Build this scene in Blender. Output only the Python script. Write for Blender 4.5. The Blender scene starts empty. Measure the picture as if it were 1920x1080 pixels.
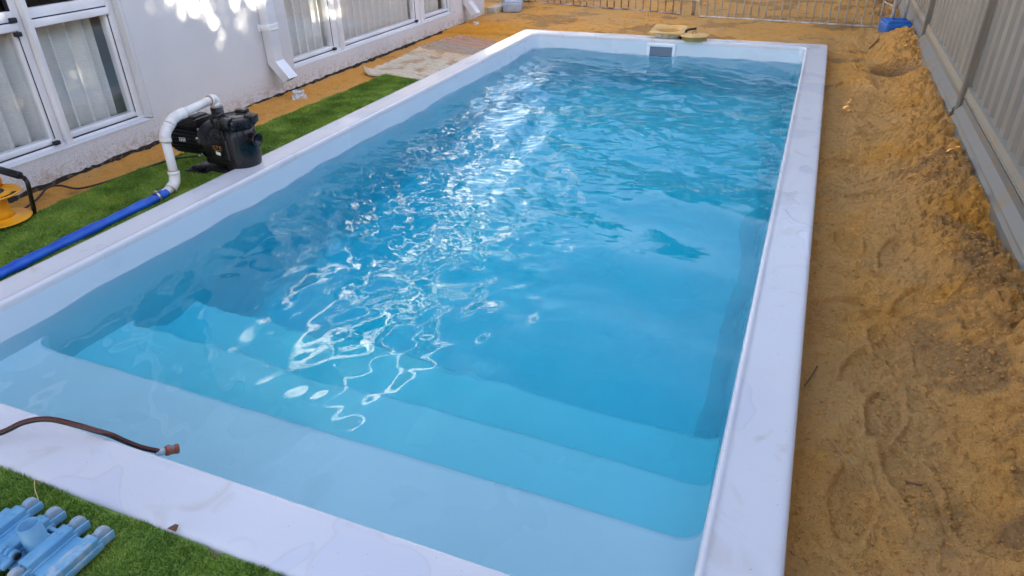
import bpy, bmesh, math, random
import numpy as np
from mathutils import Vector, Matrix, Euler
random.seed(7); RNG = np.random.default_rng(11)
S = bpy.context.scene
COL = S.collection
R = math.radians

# ------------------------------------------------------------------ camera
cam_d = bpy.data.cameras.new('camera'); cam = bpy.data.objects.new('camera', cam_d); COL.objects.link(cam)
r_ = Vector((0.92545162, 0.37832552, -0.02022627)); u_ = Vector((-0.173577, 0.47084395, 0.86497226)); f_ = Vector((-0.33676449, 0.79697916, -0.5014119))
M = Matrix((r_, u_, -f_)).transposed().to_4x4(); M.translation = Vector((2.84946, -0.75146, 1.33270))
cam.matrix_world = M
cam_d.sensor_width = 36.0; cam_d.lens = 36.0 * 1304.12 / 1920.0
cam_d.clip_start = 0.05; cam_d.clip_end = 2000
S.camera = cam

# ------------------------------------------------------------------ sky, sun, exposure
SUN_EL, SUN_AZ = 17.0, 93.0           # azimuth clockwise from +Y
w = bpy.data.worlds.new('World'); S.world = w; w.use_nodes = True
nt = w.node_tree; bg = nt.nodes['Background']
sky = nt.nodes.new('ShaderNodeTexSky'); sky.sky_type = 'NISHITA'; sky.sun_disc = False
sky.sun_elevation = R(SUN_EL); sky.sun_rotation = R(SUN_AZ); sky.air_density = 1.0; sky.dust_density = 0.4; sky.ozone_density = 1.5
tint = nt.nodes.new('ShaderNodeMix'); tint.data_type = 'RGBA'; tint.blend_type = 'MULTIPLY'; tint.inputs[0].default_value = 1; tint.inputs[7].default_value = (1.30, .98, .86, 1)
nt.links.new(sky.outputs[0], tint.inputs[6]); nt.links.new(tint.outputs[2], bg.inputs[0]); bg.inputs[1].default_value = 0.072
sd = bpy.data.lights.new('sun', 'SUN'); sd.energy = 5.0; sd.angle = R(0.53); sd.color = (1.0, 0.88, 0.70)
so = bpy.data.objects.new('sun', sd); COL.objects.link(so)
sdir = Vector((math.sin(R(SUN_AZ)) * math.cos(R(SUN_EL)), math.cos(R(SUN_AZ)) * math.cos(R(SUN_EL)), math.sin(R(SUN_EL))))
so.rotation_euler = sdir.to_track_quat('Z', 'Y').to_euler(); so.location = sdir * 30
S.view_settings.view_transform = 'Standard'; S.view_settings.look = 'None'; S.view_settings.gamma = 1
S.view_settings.exposure = 3.5
cy = S.cycles
cy.max_bounces = 12; cy.transmission_bounces = 8; cy.diffuse_bounces = 5; cy.glossy_bounces = 5; cy.transparent_max_bounces = 12
cy.caustics_reflective = True; cy.caustics_refractive = True; cy.blur_glossy = 0.3; cy.sample_clamp_indirect = 8.0

# ------------------------------------------------------------------ noise helpers (numpy)
def vnoise(x, y, seed=0):
    rng = np.random.default_rng(seed); T = rng.random((256, 256))
    xi = np.floor(x).astype(int); yi = np.floor(y).astype(int); fx = x - xi; fy = y - yi
    fx = fx * fx * fx * (fx * (fx * 6 - 15) + 10); fy = fy * fy * fy * (fy * (fy * 6 - 15) + 10)
    a = T[xi & 255, yi & 255]; b = T[(xi + 1) & 255, yi & 255]; c = T[xi & 255, (yi + 1) & 255]; d = T[(xi + 1) & 255, (yi + 1) & 255]
    return (a * (1 - fx) + b * fx) * (1 - fy) + (c * (1 - fx) + d * fx) * fy - 0.5
def fbm(x, y, sc, oct=3, seed=0, gain=.5):
    s = 0; a = 1; f = 1 / sc
    for k in range(oct):
        ca, sa = math.cos(.6 * k + seed), math.sin(.6 * k + seed)
        s = s + a * vnoise((x * ca - y * sa) * f + 17.3 * k, (x * sa + y * ca) * f + 9.1 * k, seed * 7 + k); a *= gain; f *= 2.03
    return s
def sst(a, b, x):
    t = np.clip((x - a) / (b - a), 0, 1); return t * t * (3 - 2 * t)

# ------------------------------------------------------------------ materials
def newmat(name):
    m = bpy.data.materials.new(name); m.use_nodes = True
    return m, m.node_tree, m.node_tree.nodes['Principled BSDF']
def mat(name, col, rough=.5, metal=0, col2=None, nscale=8, ndet=4, bump=0, bscale=60, rvar=0, spec=.5, lo=.42, hi=.62, coat=0, sub=0):
    m, t, p = newmat(name); N = t.nodes; L = t.links
    p.inputs['Base Color'].default_value = (*col, 1); p.inputs['Roughness'].default_value = rough
    p.inputs['Metallic'].default_value = metal; p.inputs['Specular IOR Level'].default_value = spec
    p.inputs['Coat Weight'].default_value = coat
    tc = N.new('ShaderNodeTexCoord')
    if col2 or rvar:
        n = N.new('ShaderNodeTexNoise'); n.inputs['Scale'].default_value = nscale; n.inputs['Detail'].default_value = ndet
        L.new(tc.outputs['Object'], n.inputs['Vector'])
        mr = N.new('ShaderNodeMapRange'); mr.inputs[1].default_value = lo; mr.inputs[2].default_value = hi
        L.new(n.outputs[0], mr.inputs[0])
        if col2:
            mx = N.new('ShaderNodeMix'); mx.data_type = 'RGBA'
            mx.inputs[6].default_value = (*col, 1); mx.inputs[7].default_value = (*col2, 1)
            L.new(mr.outputs[0], mx.inputs[0]); L.new(mx.outputs[2], p.inputs['Base Color'])
        if rvar:
            ma = N.new('ShaderNodeMath'); ma.operation = 'MULTIPLY_ADD'; ma.inputs[1].default_value = rvar; ma.inputs[2].default_value = rough
            L.new(mr.outputs[0], ma.inputs[0]); L.new(ma.outputs[0], p.inputs['Roughness'])
    if bump:
        n2 = N.new('ShaderNodeTexNoise'); n2.inputs['Scale'].default_value = bscale; n2.inputs['Detail'].default_value = 4
        L.new(tc.outputs['Object'], n2.inputs['Vector'])
        b = N.new('ShaderNodeBump'); b.inputs['Strength'].default_value = bump; b.inputs['Distance'].default_value = .01
        L.new(n2.outputs[0], b.inputs['Height']); L.new(b.outputs[0], p.inputs['Normal'])
    return m
M_white = mat('window_white', (.80, .81, .83), .35, col2=(.70, .71, .73), nscale=3)
M_gasket = mat('black_rubber', (.012, .012, .018), .6)
M_pipew = mat('downpipe_paint', (.74, .77, .82), .35, col2=(.66, .69, .74), nscale=4)
M_pvc = mat('pvc_white', (.80, .77, .72), .38, col2=(.62, .58, .52), nscale=14, lo=.5, hi=.75, bump=.05, bscale=40)
M_glue = mat('pvc_glue', (.30, .17, .06), .4)
M_blackpl = mat('black_plastic', (.005, .005, .0065), .24, col2=(.014, .013, .013), nscale=9, rvar=.25, bump=.06, bscale=90)
M_motor = mat('motor_black', (.005, .005, .006), .42, col2=(.013, .012, .012), nscale=12, bump=.05)
M_labelw = mat('paper_label', (.72, .72, .70), .5, col2=(.45, .46, .47), nscale=60, lo=.5, hi=.6)
M_badge = mat('badge_black', (.006, .006, .008), .15)
M_orangeprint = mat('orange_print', (.55, .22, .03), .5)
M_steel = mat('steel_bolt', (.55, .55, .55), .3, metal=1)
M_yellow = mat('reel_yellow', (.85, .38, .008), .38, col2=(.75, .30, .008), nscale=5)
M_blacktube = mat('black_tube', (.006, .006, .007), .38, col2=(.03, .03, .03), nscale=20, lo=.6, hi=.75)
M_cord = mat('black_cord', (.014, .012, .012), .6, col2=(.045, .03, .02), nscale=15)
M_bluehose = mat('blue_layflat', (.002, .075, .46), .40, col2=(.006, .11, .52), nscale=9, bump=.25, bscale=28)
M_clamp = mat('clamp_metal', (.6, .55, .42), .3, metal=.9)
M_vac = mat('vacuum_blue', (.135, .36, .56), .38, col2=(.20, .43, .61), nscale=14, bump=.03, bscale=120)
M_vacdirt = mat('vacuum_blue_chalky', (.17, .40, .58), .55, col2=(.42, .52, .57), nscale=30, lo=.45, hi=.65)
M_wheel = mat('wheel_grey_blue', (.30, .40, .48), .5, col2=(.42, .46, .48), nscale=30)
M_ghose = mat('hose_brown', (.022, .0055, .0055), .25)
M_ghose2 = mat('hose_stripe', (.12, .028, .019), .35)
M_conn_o = mat('connector_orange', (.45, .09, .03), .5, col2=(.20, .06, .04), nscale=40)
M_conn_g = mat('connector_grey', (.20, .22, .23), .5)
M_conn_c = mat('connector_clear', (.45, .52, .55), .3)
M_tan = mat('tan_plastic', (.74, .45, .15), .5, col2=(.62, .35, .10), nscale=10)
M_bluepl = mat('blue_block_plastic', (.006, .11, .42), .45, col2=(.01, .15, .48), nscale=6, bump=.1, bscale=25)
M_greypl = mat('grey_block_plastic', (.28, .33, .42), .6, col2=(.40, .44, .50), nscale=9, bump=.1, bscale=25)
M_galv = mat('galvanised', (.60, .57, .52), .42, metal=.3, col2=(.42, .36, .30), nscale=10, bump=.05)
M_rust = mat('galvanised_rusty', (.52, .44, .37), .5, metal=.2, col2=(.22, .12, .07), nscale=7)
M_grey = mat('fence_paint', (.238, .218, .180), .36, col2=(.265, .235, .19), nscale=3, rvar=.1)
M_plinth = mat('fence_plinth', (.185, .175, .155), .5, col2=(.24, .18, .11), nscale=9, lo=.5, hi=.72, rvar=.15)
M_rail = mat('fence_rail_dusty', (.31, .285, .23), .5, col2=(.36, .26, .15), nscale=11, lo=.5, hi=.7)
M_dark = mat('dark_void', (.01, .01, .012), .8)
M_roof = mat('roof_sheet', (.12, .12, .125), .6)
M_soffit = mat('soffit', (.6, .6, .58), .7)
M_trunk = mat('bark', (.10, .07, .045), .9, bump=.5, bscale=12)
M_twig = mat('twig', (.13, .075, .04), .9)
M_straw = mat('dry_straw', (.50, .36, .17), .8)
M_deadleaf = mat('dead_leaf', (.14, .06, .03), .7, col2=(.22, .10, .05), nscale=40)
M_clod = mat('clod', (.60, .32, .11), .95, col2=(.26, .15, .07), nscale=9)
M_stub = mat('stub_pvc_dirty', (.40, .42, .43), .5, col2=(.70, .70, .69), nscale=25, lo=.5, hi=.55)
M_drainw = mat('stub_white', (.72, .71, .68), .6, col2=(.50, .40, .28), nscale=18)

# gelcoat: pool coping, with wet patches, bird-water marks and tan smears
def gelcoat(name, col, stains=True):
    m, t, p = newmat(name); N = t.nodes; L = t.links
    tc = N.new('ShaderNodeTexCoord')
    def noise(sc, det=4, dist=0):
        n = N.new('ShaderNodeTexNoise'); n.inputs['Scale'].default_value = sc; n.inputs['Detail'].default_value = det; n.inputs['Distortion'].default_value = dist
        L.new(tc.outputs['Object'], n.inputs['Vector']); return n.outputs[0]
    def rng(v, a, b, c=0, d=1):
        r = N.new('ShaderNodeMapRange'); r.inputs[1].default_value = a; r.inputs[2].default_value = b; r.inputs[3].default_value = c; r.inputs[4].default_value = d
        L.new(v, r.inputs[0]); return r.outputs[0]
    def mix(f, a, b):
        x = N.new('ShaderNodeMix'); x.data_type = 'RGBA'
        L.new(f, x.inputs[0])
        for i, v in ((6, a), (7, b)):
            if isinstance(v, tuple): x.inputs[i].default_value = (*v, 1)
            else: L.new(v, x.inputs[i])
        return x.outputs[2]
    c = mix(rng(noise(2.5), .35, .7), col, tuple(v * .96 for v in col))
    if stains:
        c = mix(rng(noise(5, 6, 1.5), .60, .76, 0, .5), c, (.55, .49, .40))
        c = mix(rng(noise(90, 2), .72, .76, 0, .5), c, (.25, .20, .15))
    wn = noise(2.6, 2.5, .5); wet = rng(wn, .585, .592)
    if stains:
        e1 = rng(wn, .576, .582); e2 = rng(wn, .584, .592, 1, 0); ml = N.new('ShaderNodeMath'); ml.operation = 'MULTIPLY'; L.new(e1, ml.inputs[0]); L.new(e2, ml.inputs[1])
        m2 = N.new('ShaderNodeMath'); m2.operation = 'MULTIPLY'; m2.inputs[1].default_value = .18; L.new(ml.outputs[0], m2.inputs[0]); c = mix(m2.outputs[0], c, (.42, .42, .46))
        c = mix(rng(wet, 0, 1, 0, .3), c, (.62, .64, .74))
    L.new(c, p.inputs['Base Color'])
    rr = rng(wet, 0, 1, .22 if stains else .3, .06 if stains else .2); L.new(rr, p.inputs['Roughness'])
    b = N.new('ShaderNodeBump'); b.inputs['Strength'].default_value = .25; b.inputs['Distance'].default_value = .002
    h = N.new('ShaderNodeMath'); h.operation = 'ADD'; L.new(wet, h.inputs[0]); L.new(noise(45, 3), h.inputs[1])
    L.new(h.outputs[0], b.inputs['Height']); L.new(b.outputs[0], p.inputs['Normal'])
    return m
M_cop = gelcoat('gelcoat_coping', (.745, .725, .735))
M_basin = gelcoat('gelcoat_basin', (.70, .77, .83), False)

M_step = gelcoat('gelcoat_steps', (.86, .88, .94), False)
# sand: orange-brown with topsoil patches read from the 'soil' attribute
def sandmat():
    m, t, p = newmat('sand'); N = t.nodes; L = t.links
    g = N.new('ShaderNodeNewGeometry')
    def noise(sc, det=5, dist=0):
        n = N.new('ShaderNodeTexNoise'); n.inputs['Scale'].default_value = sc; n.inputs['Detail'].default_value = det; n.inputs['Distortion'].default_value = dist
        L.new(g.outputs['Position'], n.inputs['Vector']); return n.outputs[0]
    def rng(v, a, b, c=0, d=1):
        r = N.new('ShaderNodeMapRange'); r.inputs[1].default_value = a; r.inputs[2].default_value = b; r.inputs[3].default_value = c; r.inputs[4].default_value = d
        L.new(v, r.inputs[0]); return r.outputs[0]
    def mix(f, a, b):
        x = N.new('ShaderNodeMix'); x.data_type = 'RGBA'; L.new(f, x.inputs[0])
        for i, v in ((6, a), (7, b)):
            if isinstance(v, tuple): x.inputs[i].default_value = (*v, 1)
            else: L.new(v, x.inputs[i])
        return x.outputs[2]
    at = N.new('ShaderNodeAttribute'); at.attribute_name = 'soil'
    sep = N.new('ShaderNodeSeparateColor'); L.new(at.outputs['Color'], sep.inputs[0])
    c = mix(rng(noise(2.6, 6, .6), .40, .60), (.95, .44, .09), (.90, .45, .13))
    c = mix(rng(noise(14, 8), .45, .70, 0, .6), c, (.66, .29, .06))
    c = mix(rng(noise(260, 3), .36, .70, 0, .55), c, (.88, .54, .20))
    c = mix(rng(noise(190, 4), .54, .70, 0, .5), c, (.42, .20, .065))
    soil = mix(rng(noise(60, 4), .35, .65), (.21, .12, .065), (.42, .26, .14))
    c = mix(sep.outputs[0], c, soil)
    c = mix(sep.outputs[1], c, (.88, .38, .045))
    c = mix(sep.outputs[2], c, (.76, .44, .17))
    L.new(c, p.inputs['Base Color']); p.inputs['Roughness'].default_value = .95; p.inputs['Specular IOR Level'].default_value = .15
    h = N.new('ShaderNodeMath'); h.operation = 'MULTIPLY_ADD'; L.new(noise(70, 8), h.inputs[0]); h.inputs[1].default_value = 2.0
    L.new(noise(380, 3), h.inputs[2])
    b = N.new('ShaderNodeBump'); b.inputs['Strength'].default_value = 1.0; b.inputs['Distance'].default_value = .013
    L.new(h.outputs[0], b.inputs['Height']); L.new(b.outputs[0], p.inputs['Normal'])
    return m
M_sand = sandmat()

# render wall: fine stucco with sand splash near the ground
def wallmat():
    m, t, p = newmat('render_wall'); N = t.nodes; L = t.links
    g = N.new('ShaderNodeNewGeometry'); s = N.new('ShaderNodeSeparateXYZ'); L.new(g.outputs['Position'], s.inputs[0])
    def noise(sc, det=5, vec=None):
        n = N.new('ShaderNodeTexNoise'); n.inputs['Scale'].default_value = sc; n.inputs['Detail'].default_value = det
        L.new(vec or g.outputs['Position'], n.inputs['Vector']); return n.outputs[0]
    def rng(v, a, b, c=0, d=1):
        r = N.new('ShaderNodeMapRange'); r.inputs[1].default_value = a; r.inputs[2].default_value = b; r.inputs[3].default_value = c; r.inputs[4].default_value = d
        L.new(v, r.inputs[0]); return r.outputs[0]
    def mix(f, a, b):
        x = N.new('ShaderNodeMix'); x.data_type = 'RGBA'; L.new(f, x.inputs[0])
        for i, v in ((6, a), (7, b)):
            if isinstance(v, tuple): x.inputs[i].default_value = (*v, 1)
            else: L.new(v, x.inputs[i])
        return x.outputs[2]
    c = mix(rng(noise(1.6), .35, .65), (.655, .665, .675), (.60, .61, .62))
    splash = N.new('ShaderNodeMath'); splash.operation = 'MULTIPLY'
    L.new(rng(s.outputs[2], -.05, .05, .8, 0), splash.inputs[0]); L.new(rng(noise(24, 8), .46, .66, .0, 1), splash.inputs[1])
    c = mix(splash.outputs[0], c, (.40, .28, .15))
    sp2 = N.new('ShaderNodeMath'); sp2.operation = 'MULTIPLY'
    L.new(rng(s.outputs[2], .0, .14, .6, 0), sp2.inputs[0]); L.new(rng(noise(160, 3), .55, .62), sp2.inputs[1])
    c = mix(sp2.outputs[0], c, (.25, .15, .07))
    L.new(c, p.inputs['Base Color']); p.inputs['Roughness'].default_value = .9; p.inputs['Specular IOR Level'].default_value = .2
    b = N.new('ShaderNodeBump'); b.inputs['Strength'].default_value = .55; b.inputs['Distance'].default_value = .004
    L.new(noise(170, 4), b.inputs['Height']); L.new(b.outputs[0], p.inputs['Normal'])
    return m
M_wall = wallmat()

# curtains: sheer linen
def curtainmat():
    m, t, p = newmat('linen_curtain'); N = t.nodes; L = t.links
    tc = N.new('ShaderNodeTexCoord')
    mp = N.new('ShaderNodeMapping'); mp.inputs['Scale'].default_value = (30, 30, 420); L.new(tc.outputs['Object'], mp.inputs[0])
    n = N.new('ShaderNodeTexNoise'); n.inputs['Scale'].default_value = 1; n.inputs['Detail'].default_value = 3; L.new(mp.outputs[0], n.inputs['Vector'])
    r = N.new('ShaderNodeMapRange'); r.inputs[1].default_value = .3; r.inputs[2].default_value = .7; L.new(n.outputs[0], r.inputs[0])
    x = N.new('ShaderNodeMix'); x.data_type = 'RGBA'; x.inputs[6].default_value = (.72, .71, .69, 1); x.inputs[7].default_value = (.88, .87, .85, 1)
    L.new(r.outputs[0], x.inputs[0]); L.new(x.outputs[2], p.inputs['Base Color']); p.inputs['Roughness'].default_value = .95
    return m
M_curtain = curtainmat()

def glassmat(name, tint, rough=.0):
    m = bpy.data.materials.new(name); m.use_nodes = True; t = m.node_tree; N = t.nodes; L = t.links; N.clear()
    o = N.new('ShaderNodeOutputMaterial'); lw = N.new('ShaderNodeLayerWeight'); lw.inputs[0].default_value = .5
    po = N.new('ShaderNodeMath'); po.operation = 'POWER'; po.inputs[1].default_value = 5; L.new(lw.outputs['Facing'], po.inputs[0])
    ma = N.new('ShaderNodeMath'); ma.operation = 'MULTIPLY_ADD'; ma.inputs[1].default_value = .93; ma.inputs[2].default_value = .06; ma.use_clamp = True; L.new(po.outputs[0], ma.inputs[0])
    tr = N.new('ShaderNodeBsdfTransparent'); tr.inputs[0].default_value = (*tint, 1)
    gl = N.new('ShaderNodeBsdfGlossy'); gl.inputs['Roughness'].default_value = rough
    mx = N.new('ShaderNodeMixShader'); L.new(ma.outputs[0], mx.inputs[0])
    L.new(tr.outputs[0], mx.inputs[1]); L.new(gl.outputs[0], mx.inputs[2]); L.new(mx.outputs[0], o.inputs[0])
    return m
M_pane = glassmat('window_glass', (.97, .98, .975))
M_screen = glassmat('tinted_window_glass', (.16, .15, .15))

def watermat():
    m = bpy.data.materials.new('pool_water'); m.use_nodes = True; t = m.node_tree; N = t.nodes; L = t.links; N.clear()
    o = N.new('ShaderNodeOutputMaterial')
    gl = N.new('ShaderNodeBsdfGlass'); gl.inputs['IOR'].default_value = 1.33; gl.inputs['Roughness'].default_value = 0.0
    g = N.new('ShaderNodeNewGeometry'); n = N.new('ShaderNodeTexNoise'); n.inputs['Scale'].default_value = 55; n.inputs['Detail'].default_value = 2
    L.new(g.outputs['Position'], n.inputs['Vector'])
    at = N.new('ShaderNodeAttribute'); at.attribute_name = 'chop'
    b = N.new('ShaderNodeBump'); b.inputs['Distance'].default_value = .004
    mu = N.new('ShaderNodeMath'); mu.operation = 'MULTIPLY'; mu.inputs[1].default_value = .18; L.new(at.outputs['Fac'], mu.inputs[0]); L.new(mu.outputs[0], b.inputs['Strength'])
    L.new(n.outputs[0], b.inputs['Height']); L.new(b.outputs[0], gl.inputs['Normal'])
    va = N.new('ShaderNodeVolumeAbsorption'); va.inputs['Color'].default_value = (.0, .915, .962, 1); va.inputs['Density'].default_value = 1.5
    L.new(gl.outputs[0], o.inputs['Surface']); L.new(va.outputs[0], o.inputs['Volume'])
    return m
M_water = watermat()

def leafmat(name, c1, c2):
    m, t, p = newmat(name); N = t.nodes; L = t.links
    at = N.new('ShaderNodeAttribute'); at.attribute_name = 'tone'
    x = N.new('ShaderNodeMix'); x.data_type = 'RGBA'; x.inputs[6].default_value = (*c1, 1); x.inputs[7].default_value = (*c2, 1)
    L.new(at.outputs['Fac'], x.inputs[0]); L.new(x.outputs[2], p.inputs['Base Color']); p.inputs['Roughness'].default_value = .6
    p.inputs['Specular IOR Level'].default_value = .3
    return m
M_leaf = leafmat('tree_leaves', (.03, .06, .018), (.08, .12, .035))
def turfmat():
    m, t, p = newmat('turf_blades'); N = t.nodes; L = t.links
    at = N.new('ShaderNodeAttribute'); at.attribute_name = 'tone'
    cr = N.new('ShaderNodeValToRGB'); L.new(at.outputs['Fac'], cr.inputs[0]); e = cr.color_ramp.elements
    e[0].position = 0; e[0].color = (.09, .18, .022, 1); e[1].position = 1; e[1].color = (.55, .45, .18, 1)
    for ps, c in ((.45, (.19, .31, .034)), (.80, (.33, .43, .05)), (.93, (.50, .54, .11))):
        k = e.new(ps); k.color = (*c, 1)
    L.new(cr.outputs[0], p.inputs['Base Color']); p.inputs['Roughness'].default_value = .55; p.inputs['Specular IOR Level'].default_value = .3
    return m
M_turf = turfmat()
M_turfbase = mat('turf_backing', (.15, .24, .035), .95, col2=(.22, .32, .05), nscale=60)

# ------------------------------------------------------------------ mesh helpers
def NB(): return bmesh.new()
def merge(bm, tmp, M4=None, smooth=None):
    if M4 is not None: bmesh.ops.transform(tmp, matrix=M4, verts=tmp.verts)
    if smooth is not None:
        for f in tmp.faces: f.smooth = smooth
    me = bpy.data.meshes.new('tmp'); tmp.to_mesh(me); tmp.free(); bm.from_mesh(me); bpy.data.meshes.remove(me)
def bx(bm, c, s, bev=.002, rot=None, seg=2):
    t = bmesh.new(); bmesh.ops.create_cube(t, size=1)
    bmesh.ops.scale(t, vec=Vector(s), verts=t.verts)
    if bev > 0: bmesh.ops.bevel(t, geom=t.edges[:], offset=min(bev, min(s) * .45), segments=seg, affect='EDGES', profile=.5)
    Mx = Matrix.Translation(Vector(c))
    if rot is not None: Mx = Mx @ Euler(rot).to_matrix().to_4x4()
    merge(bm, t, Mx, bev > 0)
def bb(bm, x0, x1, y0, y1, z0, z1, bev=.002): bx(bm, ((x0 + x1) / 2, (y0 + y1) / 2, (z0 + z1) / 2), (abs(x1 - x0), abs(y1 - y0), abs(z1 - z0)), bev)
def frame_for(d):
    d = Vector(d).normalized(); q = d.to_track_quat('Z', 'Y'); return q.to_matrix().to_4x4()
def lathe(bm, p, d, prof, n=32, smooth=True, close=False):
    """prof: list of (radius, height along d)"""
    Mx = Matrix.Translation(Vector(p)) @ frame_for(d); rings = []
    for r, h in prof:
        if r < 1e-6: rings.append([bm.verts.new(Mx @ Vector((0, 0, h)))])
        else: rings.append([bm.verts.new(Mx @ Vector((r * math.cos(2 * math.pi * k / n), r * math.sin(2 * math.pi * k / n), h))) for k in range(n)])
    prs = list(zip(rings[:-1], rings[1:])) + ([(rings[-1], rings[0])] if close else [])
    for A, B in prs:
        for k in range(n):
            j = (k + 1) % n
            if len(A) == 1 and len(B) == 1: continue
            if len(A) == 1: f = bm.faces.new((A[0], B[k], B[j]))
            elif len(B) == 1: f = bm.faces.new((A[k], A[j], B[0]))
            else: f = bm.faces.new((A[k], A[j], B[j], B[k]))
            f.smooth = smooth
def cyl(bm, a, b, r, r2=None, n=24, bev=.002):
    a = Vector(a); b = Vector(b); L = (b - a).length; r2 = r if r2 is None else r2
    e = min(bev, L * .3, r * .3)
    lathe(bm, a, b - a, [(0, 0), (r - e, 0), (r, e), (r2, L - e), (r2 - e, L), (0, L)], n)
def tube(bm, pts, r, n=14, sx=1.0, caps=True, sub=6, up=None, stripe=None):
    P = [Vector(p) for p in pts]
    Q = []
    if sub > 1 and len(P) > 2:
        for i in range(len(P) - 1):
            p0 = P[max(i - 1, 0)]; p1 = P[i]; p2 = P[i + 1]; p3 = P[min(i + 2, len(P) - 1)]
            for k in range(sub):
                t = k / sub
                Q.append(.5 * ((2 * p1) + (-p0 + p2) * t + (2 * p0 - 5 * p1 + 4 * p2 - p3) * t * t + (-p0 + 3 * p1 - 3 * p2 + p3) * t ** 3))
        Q.append(P[-1])
    else: Q = P
    rings = []; upv = Vector(up or (0, 0, 1))
    for i, c in enumerate(Q):
        d = (Q[min(i + 1, len(Q) - 1)] - Q[max(i - 1, 0)]).normalized()
        a = d.cross(upv)
        if a.length < 1e-3: a = d.cross(Vector((1, .2, 0)))
        a.normalize(); b = a.cross(d).normalized()
        if up is None: upv = b
        rr = r(i / (len(Q) - 1)) if callable(r) else r
        rings.append([bm.verts.new(c + a * math.cos(2 * math.pi * k / n) * rr * sx + b * math.sin(2 * math.pi * k / n) * rr) for k in range(n)])
    for A, B in zip(rings[:-1], rings[1:]):
        for k in range(n):
            f = bm.faces.new((A[k], A[(k + 1) % n], B[(k + 1) % n], B[k])); f.smooth = True
            if stripe and k in stripe: f.material_index = 1
    if caps: bm.faces.new(rings[0][::-1]); bm.faces.new(rings[-1])
def prism(bm, poly, axis, a, b, smooth=False):
    """poly: 2D points in the other two axes, extruded along axis (0,1,2)"""
    def mk(u, v, w):
        return Vector((w, u, v)) if axis == 0 else Vector((u, w, v)) if axis == 1 else Vector((u, v, w))
    A = [bm.verts.new(mk(u, v, a)) for u, v in poly]; B = [bm.verts.new(mk(u, v, b)) for u, v in poly]; n = len(poly)
    for k in range(n):
        f = bm.faces.new((A[k], A[(k + 1) % n], B[(k + 1) % n], B[k])); f.smooth = smooth
    bm.faces.new(A[::-1]); bm.faces.new(B)

def wloc(o):
    v = Vector((0, 0, 0))
    while o is not None: v = v + o.location; o = o.parent
    return v
def obj(name, bm, m, parent=None, label=None, loc=None, recalc=True, **kw):
    if recalc: bmesh.ops.recalc_face_normals(bm, faces=bm.faces)
    me = bpy.data.meshes.new(name); off = wloc(parent) if parent else Vector(loc or (0, 0, 0))
    bmesh.ops.translate(bm, vec=-off, verts=bm.verts); bm.to_mesh(me); bm.free()
    return link(name, me, m, parent, label, off, **kw)
def link(name, me, m, parent=None, label=None, off=Vector((0, 0, 0)), **kw):
    o = bpy.data.objects.new(name, me); COL.objects.link(o)
    for x in (m if isinstance(m, (list, tuple)) else [m]): me.materials.append(x)
    if parent: o.parent = parent
    else: o.location = off
    if label: o['label'] = label
    for k, v in kw.items(): o[k] = v
    return o
def thing(name, label, category, loc, group=None):
    o = bpy.data.objects.new(name, None); COL.objects.link(o); o.location = loc; o.empty_display_size = .1
    o['label'] = label; o['category'] = category
    if group: o['group'] = group
    return o
def npmesh(name, V, F, smooth=True):
    me = bpy.data.meshes.new(name); F = np.asarray(F, dtype=np.int32); k = F.shape[1]
    me.vertices.add(len(V)); me.vertices.foreach_set('co', np.asarray(V, dtype=np.float32).ravel())
    me.loops.add(F.size); me.loops.foreach_set('vertex_index', F.ravel())
    me.polygons.add(len(F)); me.polygons.foreach_set('loop_start', np.arange(0, F.size, k, dtype=np.int32))
    me.polygons.foreach_set('loop_total', np.full(len(F), k, dtype=np.int32))
    me.polygons.foreach_set('use_smooth', np.full(len(F), smooth)); me.update(calc_edges=True); return me
def attr(me, name, arr):
    a = me.attributes.new(name, 'FLOAT', 'POINT'); a.data.foreach_set('value', np.asarray(arr, dtype=np.float32).ravel())

PW, PL, WL = 3.0, 6.512, -0.14      # pool outer width, length; water level

# ------------------------------------------------------------------ ground
def axis_pts(segs):
    out = [segs[0][0]]
    for a, b, st in segs:
        n = max(1, round((b - a) / st)); out += list(a + (b - a) * (np.arange(n) + 1) / n)
    return np.array(out)
FOOT = [(3.26, 1.225, 10, .30), (3.13, 1.852, 55, .27), (3.29, 1.62, -15, .27), (3.20, 1.46, 20, .26), (3.16, .80, 5, .30), (3.31, .93, -20, .28), (3.28, 3.04, 80, .28),
        (3.10, 3.50, 60, .27), (3.34, 2.35, 12, .28), (3.16, 2.45, -8, .27), (3.36, 4.1, 100, .28), (3.22, 4.6, 70, .28), (3.40, 1.95, 35, .26), (3.14, 5.3, 10, .28), (3.30, 5.9, -12, .28),
        (3.46, .75, -30, .28), (1.0, 7.2, 80, .28), (2.1, 7.4, 20, .28), (2.8, 7.0, -40, .28), (.3, 7.3, 60, .28), (-.75, 4.1, 10, .26), (-.72, 3.0, 5, .27), (-.75, 2.1, 0, .27), (-.5, 6.7, 30, .28)]
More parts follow.
